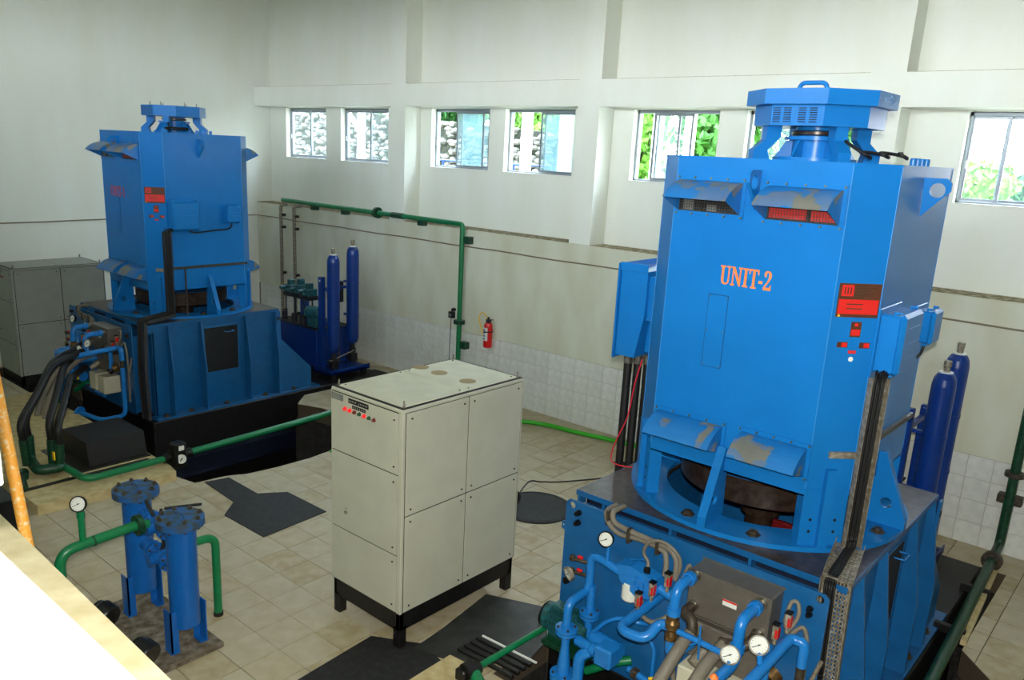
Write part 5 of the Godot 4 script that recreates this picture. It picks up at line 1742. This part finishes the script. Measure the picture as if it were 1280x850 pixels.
# ---------------------------------------------------------------- things on the window wall
func build_wall_things():
	var t := thing("green_wall_pipe", "green pipe running under the ledge and down to the dado beside the fire extinguisher", "pipe", Vector3(-9.5, 0, -10.0))
	var o := Vector3(9.5, 0, 10.0)
	var p := MB.new()
	p.tube(bend([Vector3(-14.62, 2.905, -10.0) + o, Vector3(-9.50, 2.875, -10.0) + o, Vector3(-9.50, 0.0, -10.0) + o], 0.06, 5), 0.043, 12)
	obj("pipe", p, mats["green_pipe"], t)
	var c := MB.new()
	c.cyl(Vector3(-11.69, 2.888, -10.0) + o, Vector3(-11.62, 2.888, -10.0) + o, 0.10, -1, 18)
	c.cyl(Vector3(-9.5, 1.19, -10.0) + o, Vector3(-9.5, 1.25, -10.0) + o, 0.10, -1, 18)
	c.tube([Vector3(-11.25, 2.886, -10.0) + o, Vector3(-10.95, 2.884, -10.0) + o], 0.052, 12)
	obj("coupling", c, mats["dark_green"], t)
	for q in [Vector3(-13.6, 2.84, -10.05), Vector3(-12.64, 2.83, -10.05), Vector3(-10.52, 2.82, -10.05), Vector3(-9.41, 2.62, -10.05), Vector3(-9.41, 0.82, -10.05)]:
		var b := MB.new()
		b.box(q + o, Vector3(0.14, 0.12, 0.12), 0.006)
		obj("bracket", b, mats["dark_green"], t)
	for i in 2:
		var g := thing("conduit", "grey steel conduit rising up the wall to the green pipe, %s of two" % ["left one", "right one"][i], "conduit", Vector3([-14.66, -14.20][i], 0, -9.98))
		var gb := MB.new()
		gb.tube(bend([Vector3(0, 0, 0), Vector3(0, 2.80, 0), Vector3(0.10, 2.82, -0.1)], 0.06, 4), 0.035, 10)
		obj("pipe", gb, mats["galv"], g)
		var cl := MB.new()
		for y in [0.6, 1.4, 2.35, 2.6]:
			cl.box(Vector3(0, y, -0.04), Vector3(0.10, 0.05, 0.10), 0.004)
		obj("clip", cl, mats["black_paint"], g)
	var w := MB.new()
	var pts := []
	for k in 30:
		var x := XL + 0.02 + k * 0.58
		pts.append(Vector3(x, 2.506 + 0.006 * sin(k * 1.7), ZW + 0.012))
	pts.append(Vector3(1.0, 2.5, ZW + 0.012))
	w.tube(pts, 0.011, 6)
	one("wall_cable", "thin brown cable running level along the window wall below the ledge", "cable", w, mats["wire_brown"])
	var w2 := MB.new()
	var p2 := []
	for k in 20:
		p2.append(Vector3(XL + 0.012, 2.506 + 0.008 * sin(k * 1.3), ZW + 0.03 + k * 0.55))
	w2.tube(p2, 0.011, 6)
	one("wall_cable", "thin brown cable running level along the left wall above the cabinet", "cable", w2, mats["wire_brown"])
	var sw := thing("wall_switch", "small black switch box on the wall left of the green down pipe", "switch", Vector3(-9.76, 1.24, ZW))
	var sb := MB.new()
	sb.bb(-0.06, 0.06, 0.0, 0.11, 0.0, 0.06, 0.006)
	sb.cyl(Vector3(0.04, 0.15, 0.0), Vector3(0.04, 0.15, 0.06), 0.03, -1, 14)
	sb.tube([Vector3(-0.02, 0.0, 0.02), Vector3(-0.05, -0.5, 0.008), Vector3(-0.06, -1.2, 0.008)], 0.006, 6)
	obj("box", sb, mats["black_plate"], sw)
	var fc := MB.new()
	fc.bb(-0.04, 0.02, 0.03, 0.08, 0.06, 0.064, 0.002)
	obj("face", fc, mats["grey_plate"], sw)
	var e := thing("fire_extinguisher", "red fire extinguisher with a yellow hose hung on the window wall", "fire extinguisher", Vector3(-8.85, 0.90, ZW + 0.09))
	var eb := MB.new()
	eb.lathe(Vector3.ZERO, Vector3.UP, [Vector2(0, 0), Vector2(0.066, 0), Vector2(0.073, 0.015), Vector2(0.073, 0.36), Vector2(0.06, 0.405), Vector2(0.03, 0.425), Vector2(0.03, 0.44), Vector2(0, 0.44)], 26)
	obj("cylinder", eb, mats["red"], e)
	var hd := MB.new()
	hd.lathe(Vector3(0, 0.42, 0), Vector3.UP, [Vector2(0.045, 0), Vector2(0.045, 0.05), Vector2(0.02, 0.06), Vector2(0.02, 0.09), Vector2(0, 0.09)], 12)
	hd.box(Vector3(0.05, 0.47, 0.0), Vector3(0.10, 0.014, 0.02), 0.003, Basis(Vector3.BACK, 0.25))
	obj("valve", hd, mats["dark_box"], e)
	var lb := MB.new()
	var lprof := []
	for k in 9:
		var a0 := PI * (0.50 + 0.11 * k)
		var a1 := PI * (0.50 + 0.11 * (k + 1))
		if k > 6:
			continue
		var q0 := Vector3(-sin(a0 - PI) * 0.074, 0, -cos(a0 - PI) * 0.074)
		var q1 := Vector3(-sin(a1 - PI) * 0.074, 0, -cos(a1 - PI) * 0.074)
		q0 = Vector3(cos(a0 - PI * 0.2) * 0.074, 0, sin(a0 - PI * 0.2) * 0.074)
		q1 = Vector3(cos(a1 - PI * 0.2) * 0.074, 0, sin(a1 - PI * 0.2) * 0.074)
		var nn := ((q0 + q1) / 2).normalized()
		lb.quad(q0 + Vector3(0, 0.12, 0), q1 + Vector3(0, 0.12, 0), q1 + Vector3(0, 0.34, 0), q0 + Vector3(0, 0.34, 0), nn)
	obj("label", lb, mats["dial"], e)
	var lt := MB.new()
	for k in 4:
		var a := PI * (0.42 + 0.0 * k)
		lt.box(Vector3(-0.02, 0.15 + k * 0.05, 0.072), Vector3(0.05, 0.022, 0.006), 0.002, Basis(Vector3.UP, -0.27))
	obj("print", lt, mats["base_blue"], e)
	var hs := MB.new()
	hs.tube(smooth([Vector3(-0.02, 0.47, 0.0), Vector3(-0.09, 0.55, 0.0), Vector3(-0.19, 0.55, -0.02), Vector3(-0.225, 0.45, -0.02), Vector3(-0.17, 0.30, -0.01), Vector3(-0.10, 0.20, 0.0), Vector3(-0.085, 0.1, 0.0), Vector3(-0.09, 0.0, 0.0)], 6), 0.009, 8)
	obj("hose", hs, mats["yellow"], e)
	var bk := MB.new()
	bk.bb(-0.03, 0.03, 0.24, 0.30, -0.09, -0.07)
	bk.lathe(Vector3(0, 0.26, 0), Vector3.UP, [Vector2(0.073, 0), Vector2(0.077, 0.0), Vector2(0.077, 0.02), Vector2(0.073, 0.02)], 24)
	obj("wall_bracket", bk, mats["black_plate"], e)
	var r := thing("green_wall_pipe", "dark green pipe down the wall and along the floor at the right edge", "pipe", Vector3(-1.17, 0, -9.98))
	var rb := MB.new()
	rb.tube(bend([Vector3(0, 1.9, 0), Vector3(0, 0.14, 0), Vector3(0.02, 0.13, 0.5), Vector3(0.14, 0.13, 3.6)], 0.1, 5), 0.05, 14)
	obj("pipe", rb, mats["dark_green"], r)
	var rf := MB.new()
	rf.cyl(Vector3(0, 0.95, 0), Vector3(0, 1.0, 0), 0.095, -1, 18)
	obj("flange", rf, mats["dirty_steel"], r)
	var rf2 := MB.new()
	rf2.cyl(Vector3(0.02, 0.13, 0.42), Vector3(0.02, 0.13, 0.49), 0.10, -1, 18)
	obj("flange", rf2, mats["dirty_steel"], r)
	var rf3 := MB.new()
	rf3.box(Vector3(0.0, 0.67, -0.06), Vector3(0.24, 0.10, 0.12), 0.01)
	obj("bracket", rf3, mats["dirty_steel"], r)
	for z in [1.1, 2.1]:
		var su := MB.new()
		su.bb(-0.12, 0.14, 0.0, 0.08, z - 0.03, z + 0.03, 0.005)
		obj("support", su, mats["black_paint"], r)
	var cm := thing("cable_conduit", "black cable conduits rising to the cable box left of the right-hand motor", "conduit", Vector3(-3.70, 0, -6.25))
	for k in 3:
		var cb := MB.new()
		cb.tube([Vector3(-0.05 + 0.07 * k, 0.0, 0.1 - 0.05 * k), Vector3(-0.05 + 0.07 * k, 2.34, 0.1 - 0.05 * k)], 0.036, 12)
		var co := obj("conduit", cb, mats["black_rubber"], cm)
		var gb := MB.new()
		gb.cyl(Vector3(-0.05 + 0.07 * k, 2.32, 0.1 - 0.05 * k), Vector3(-0.05 + 0.07 * k, 2.405, 0.1 - 0.05 * k), 0.04, -1, 12)
		obj("gland", gb, mats["steel"], co)
	var rw := MB.new()
	rw.tube(smooth([Vector3(-3.52, 2.42, -6.0), Vector3(-3.56, 2.2, -5.98), Vector3(-3.6, 1.9, -5.98), Vector3(-3.66, 1.7, -5.95), Vector3(-3.70, 1.55, -5.93), Vector3(-3.66, 1.46, -5.9), Vector3(-3.5, 1.45, -5.95), Vector3(-3.38, 1.48, -6.05), Vector3(-3.4, 1.5, -6.2)], 6), 0.006, 6)
	one("red_wire", "thin red wire hanging from the cable box beside the black conduits", "wire", rw, mats["cable_red"])

# ---------------------------------------------------------------- things on the floor
func flat(called: String, label: String, category: String, pts: Array, m: Material, h := 0.008, y := 0.0015):
	var b := MB.new()
	var poly := PackedVector2Array()
	for p in pts:
		poly.append(Vector2(p[0], p[1]))
	b.prism(poly, xf_xz(y), h)
	return one(called, label, category, b, m)

func build_floor_things():
	flat("rubber_mat", "black keyhole-shaped rubber mat between the left pit and the grey cabinet", "mat", [[-8.73, -4.77], [-8.66, -5.06], [-8.01, -5.045], [-7.81, -5.33], [-7.06, -5.334], [-7.0, -4.466], [-7.751, -4.452], [-7.99, -4.714]], mats["mat_rubber"])
	flat("rubber_mat", "worn dark rubber mat at the foot of the grey cabinet, near edge of the photo", "mat", [[-4.80, -4.09], [-4.40, -4.33], [-4.05, -4.25], [-4.02, -3.6], [-4.3, -3.1], [-4.72, -3.0]], mats["mat_rubber"])
	flat("steel_sheet", "dark stained sheet lying between the grey cabinet and the right-hand panel", "sheet", [[-4.56, -5.30], [-4.01, -5.53], [-3.68, -5.12], [-3.60, -4.72], [-4.0, -4.35], [-4.40, -4.20], [-4.44, -4.6]], mats["mat_green"], 0.010, 0.010)
	flat("rubber_mat", "small black mat on the floor behind the right-hand stand by the wall", "mat", [[-5.69, -9.16], [-5.45, -9.45], [-5.0, -9.0], [-5.2, -8.8]], mats["mat_rubber"])
	flat("rubber_mat", "dark mat on the floor before the wall beside the left power pack", "mat", [[-11.45, -9.78], [-10.95, -9.82], [-10.6, -9.2], [-11.12, -8.9]], mats["mat_rubber"])
	var d := MB.new()
	d.lathe(Vector3(-5.48, 0.001, -7.20), Vector3.UP, [Vector2(0.44, 0), Vector2(0.44, 0.02), Vector2(0.40, 0.03), Vector2(0.395, 0.024), Vector2(0, 0.024)], 44)
	one("round_lid", "round dark grey lid lying on the floor behind the grey cabinet", "lid", d, mats["mat_rubber"])
	var wh := thing("black_wheel", "small black drum on the floor half hidden behind the cabinet's far edge", "wheel", Vector3(-5.72, 0.0, -7.0))  # a small black wheel, modelled by its rim alone
	var wb := MB.new()
	wb.lathe(Vector3(0, 0.12, 0), Vector3(1, 0, 0.5), [Vector2(0, 0), Vector2(0.10, 0), Vector2(0.12, 0.01), Vector2(0.12, 0.05), Vector2(0.1, 0.06), Vector2(0, 0.06)], 22)
	obj("rim", wb, mats["black_rubber"], wh)
	var h := MB.new()
	h.tube(smooth([Vector3(-8.75, -0.25, -6.9), Vector3(-8.62, -0.05, -6.6), Vector3(-8.4, 0.04, -6.75), Vector3(-8.0, 0.035, -8.2), Vector3(-7.7, 0.035, -9.3), Vector3(-7.3, 0.035, -9.62), Vector3(-6.7, 0.035, -9.72), Vector3(-6.0, 0.035, -9.86), Vector3(-5.4, 0.035, -9.9), Vector3(-4.9, 0.035, -9.6)], 8), 0.034, 10)
	one("garden_hose", "bright green hose lying on the floor along the window wall", "hose", h, mats["hose_green"])
	var c := MB.new()
	c.tube(smooth([Vector3(-5.75, 0.012, -7.1), Vector3(-6.02, 0.012, -7.72), Vector3(-5.92, 0.012, -7.85), Vector3(-5.76, 0.012, -8.02), Vector3(-5.5, 0.012, -8.45), Vector3(-5.35, 0.012, -8.75), Vector3(-5.1, 0.012, -9.2)], 6), 0.009, 6)
	one("black_cable", "thin black cable lying on the floor from the round lid to the right", "cable", c, mats["black_rubber"])
	# left: raised slab with the green pipework
	var s := MB.new()
	s.prism(PackedVector2Array([Vector2(-13.4, -4.60), Vector2(-9.25, -4.60), Vector2(-9.02, -4.56), Vector2(-9.0, -4.3), Vector2(-9.05, -3.5), Vector2(-9.10, -3.0), Vector2(-9.6, -2.99), Vector2(-13.4, -3.0)]), xf_xz(0.0), 0.12)
	one("concrete_slab", "cream concrete slab raised off the floor before the left pump set", "slab", s, mats["slab"])
	var st := MB.new()
	st.bb(-9.62, -9.56, 0.12, 0.135, -4.5, -3.02, 0.003)
	one("angle_strip", "dark steel strip let into the left cream slab", "strip", st, mats["oil_stain"])
	var bx := thing("cable_trough", "black sheet-steel trough cover on the slab under the left pipes", "trough", Vector3(-10.2, 0.12, -4.2))
	var bb := MB.new()
	bb.prism(PackedVector2Array([Vector2(-0.42, 0), Vector2(0.40, 0), Vector2(0.34, 0.30), Vector2(-0.36, 0.30)]), xf_xy(-0.38), 0.72)
	obj("cover", bb, mats["black_paint"], bx)
	var fl := MB.new()
	fl.bb(-0.55, 0.5, 0.0, 0.012, -0.38, 0.55)
	obj("flange", fl, mats["oil_stain"], bx)
	var gp := thing("green_pipe", "long green pipe over the left slab and along the edge of the pit", "pipe", Vector3(-9.3, 0.0, -4.5))
	var o := Vector3(9.3, 0, 4.5)
	var pb := MB.new()
	pb.tube(bend([Vector3(-9.95, 0.2, -3.56) + o, Vector3(-9.80, 0.2, -3.58) + o, Vector3(-9.27, 0.2, -3.60) + o, Vector3(-9.30, 0.2, -4.72) + o, Vector3(-9.38, 0.2, -6.5) + o, Vector3(-9.60, 0.2, -9.3) + o], 0.14, 6), 0.042, 14)
	obj("pipe", pb, mats["green_pipe"], gp)
	var fm := MB.new()
	fm.lathe(Vector3(-9.30, 0.2, -4.55) + o, Vector3(0, 0, -1), [Vector2(0, 0), Vector2(0.06, 0), Vector2(0.06, 0.08), Vector2(0.11, 0.1), Vector2(0.11, 0.26), Vector2(0.06, 0.28), Vector2(0.06, 0.36), Vector2(0, 0.36)], 20)
	fm.box(Vector3(-9.27, 0.22, -4.73) + o, Vector3(0.16, 0.34, 0.16), 0.02)
	var fmo := obj("flow_meter", fm, mats["black_plate"], gp)
	var fd := MB.new()
	fd.cyl(Vector3(-9.185, 0.19, -4.72) + o, Vector3(-9.175, 0.19, -4.715) + o, 0.06, -1, 20)
	fd.box(Vector3(-9.185, 0.33, -4.73) + o, Vector3(0.01, 0.06, 0.07), 0.002)
	obj("dial", fd, mats["dial"], fmo)
	var nd := MB.new()
	nd.tube([Vector3(-9.172, 0.17, -4.70) + o, Vector3(-9.172, 0.22, -4.745) + o], 0.007, 6)
	obj("needle", nd, mats["black_plate"], fmo)
	var mnf := thing("green_manifold", "green pipe manifold on the left slab joined to the black hoses", "manifold", Vector3(-9.95, 0.12, -3.4))
	var mb := MB.new()
	mb.tube(bend([Vector3(-0.28, 0.42, 0.05), Vector3(-0.28, 0.10, 0.05), Vector3(0.10, 0.10, 0.10), Vector3(0.16, 0.10, -0.14), Vector3(0.02, 0.08, -0.16)], 0.09, 5), 0.062, 14)
	mb.tube([Vector3(-0.17, 0.42, 0.14), Vector3(-0.17, 0.10, 0.12)], 0.055, 12)
	mb.tube([Vector3(0.02, 0.42, -0.10), Vector3(0.02, 0.08, -0.10)], 0.055, 12)
	mb.tube([Vector3(0.13, 0.38, -0.15), Vector3(0.13, 0.08, -0.12)], 0.05, 12)
	obj("pipe", mb, mats["dark_green"], mnf)
	var yt := MB.new()
	yt.box(Vector3(0.16, 0.26, -0.06), Vector3(0.05, 0.10, 0.02), 0.004)
	obj("yellow_tag", yt, mats["yellow"], mnf)
	var ends := [Vector3(-10.23, 0.54, -3.35), Vector3(-10.12, 0.54, -3.26), Vector3(-9.93, 0.54, -3.50), Vector3(-9.82, 0.50, -3.55)]
	var tops := [Vector3(-12.05, 1.12, -4.80), Vector3(-11.90, 1.10, -4.80), Vector3(-12.10, 0.95, -4.75), Vector3(-11.85, 0.82, -4.72)]
	for k in 4:
		var hb := MB.new()
		var a: Vector3 = tops[k]
		var e: Vector3 = ends[k]
		hb.tube(smooth([a, a + Vector3(0.35, 0.0, 0.3), a.lerp(e, 0.55) + Vector3(0, 0.36, 0), a.lerp(e, 0.82) + Vector3(0.02, 0.30, 0.0), e + Vector3(0, 0.22, 0), e], 7), 0.045, 10)
		one("black_hose", "thick black hose from the left panel to the green manifold, %s" % ["outermost at the far left", "second from the left", "third from the left", "lowest, with the shortest bend"][k], "hose", hb, mats["black_rubber"], "black hoses between the left panel and the green manifold")
	var vs := MB.new()
	vs.tube([Vector3(-9.95, 0.17, -3.15), Vector3(-9.55, 0.17, -3.05)], 0.03, 10)
	vs.lathe(Vector3(-10.05, 0.16, -3.2), Vector3(0.4, 0, 0.15), [Vector2(0, 0), Vector2(0.06, 0), Vector2(0.06, 0.14), Vector2(0, 0.14)], 14)
	one("green_stub", "short dark green pipe stub lying on the near corner of the left slab", "pipe", vs, mats["dark_green"])
	# right foreground: slab, trench bars, green pipe with valve
	var s2 := MB.new()
	s2.prism(PackedVector2Array([Vector2(-4.02, -4.26), Vector2(-3.70, -4.29), Vector2(-3.6, -4.2), Vector2(-3.55, -3.0), Vector2(-4.0, -3.0)]), xf_xz(0.0), 0.12)
	one("concrete_slab", "broken cream concrete slab end at the bottom edge, left of the right-hand panel", "slab", s2, mats["slab"])
	var tr := thing("trench_bars", "black steel bars laid over the trench beside the right-hand panel", "grating", Vector3(-3.85, 0.0, -4.6))
	for k in 4:
		var b := MB.new()
		b.box(Vector3(0.02, 0.035, 0.12 - 0.075 * k), Vector3(0.58, 0.03, 0.04), 0.006, Basis(Vector3.UP, 0.05))
		obj("bar", b, mats["black_paint"], tr)
	var eb := MB.new()
	eb.box(Vector3(0.03, 0.028, -0.17), Vector3(0.58, 0.016, 0.016), 0.002, Basis(Vector3.UP, 0.05))
	obj("edge_strip", eb, mats["dial"], tr)
	var gv := thing("green_pipe", "thin dark green pipe with a black valve beside the trench bars", "pipe", Vector3(-3.57, 0, -4.5))
	var gb := MB.new()
	gb.tube([Vector3(-0.01, 0.30, 0.42), Vector3(0.02, 0.30, -0.42)], 0.026, 12)
	obj("pipe", gb, mats["green_pipe"], gv)
	var vb := MB.new()
	vb.lathe(Vector3(-0.01, 0.30, 0.38), Vector3(-0.2, -0.1, 1), [Vector2(0, 0), Vector2(0.05, 0), Vector2(0.05, 0.04), Vector2(0.075, 0.05), Vector2(0.075, 0.13), Vector2(0, 0.13)], 16)
	vb.box(Vector3(-0.06, 0.27, 0.50), Vector3(0.10, 0.10, 0.10), 0.015)
	vb.tube([Vector3(-0.02, 0.0, 0.5), Vector3(-0.02, 0.25, 0.5)], 0.02, 8)
	obj("valve", vb, mats["black_paint"], gv)
	var g2 := MB.new()
	g2.tube([Vector3(0.0, 0.29, 0.45), Vector3(0.30, 0.22, 0.6)], 0.05, 12)
	obj("branch", g2, mats["green_pipe"], gv)
	var pl := MB.new()
	pl.prism(PackedVector2Array([Vector2(-1.13, -9.55), Vector2(-1.08, -9.55), Vector2(-0.99, -7.75), Vector2(-1.04, -7.75)]), xf_xz(0.0), 0.05)
	one("kerb", "thin cream kerb along the floor edge beside the right green pipe", "kerb", pl, mats["slab"])

# ---------------------------------------------------------------- foreground at the gallery edge
func build_foreground():
	var b := MB.new()
	b.bb(-9.0, 6.0, 1.2, 1.4, -1.21, 3.4)
	struct("trim_3", b, mats["concrete"])
	var p := MB.new()
	p.prism(PackedVector2Array([Vector2(-9.0, -1.339), Vector2(-0.6, -1.096), Vector2(-0.6, -0.80), Vector2(-9.0, -0.95)]), xf_xz(1.4), 0.9)
	one("parapet", "cream gallery parapet top crossing the near left corner, with a brown stain", "parapet", p, mats["parapet"])
	var s := MB.new()
	s.bb(-4.0, 0.4, 3.30, 3.40, -0.42, -0.18, 0.006)
	s.bb(-4.0, 0.4, 1.4, 3.30, -0.36, -0.24)
	one("sill", "bright white window sill in the near left corner in front of the parapet", "sill", s, mats["window_white"])
	var q := MB.new()
	q.bb(-2.3, -1.748, 3.40, TOP, -0.52, -0.40, 0.004)
	one("window_post", "white post at the very left edge beside the sill", "post", q, mats["window_white"])
	var y := MB.new()
	y.tube([Vector3(-4.80, 3.30, -1.4), Vector3(-3.94, 0.0, -1.4)], 0.031, 14)
	one("yellow_pole", "weathered yellow pole leaning at the left edge behind the parapet", "pole", y, mats["pole"])
	var n := thing("dark_blue_box", "dark blue steel box at the left edge behind the yellow pole", "box", Vector3(-8.6, 0, -2.2))
	var nb := MB.new()
	nb.bb(-0.6, 0.35, 0.0, 0.62, -0.35, 0.35, 0.01)
	obj("box", nb, mats["dark_box"], n)
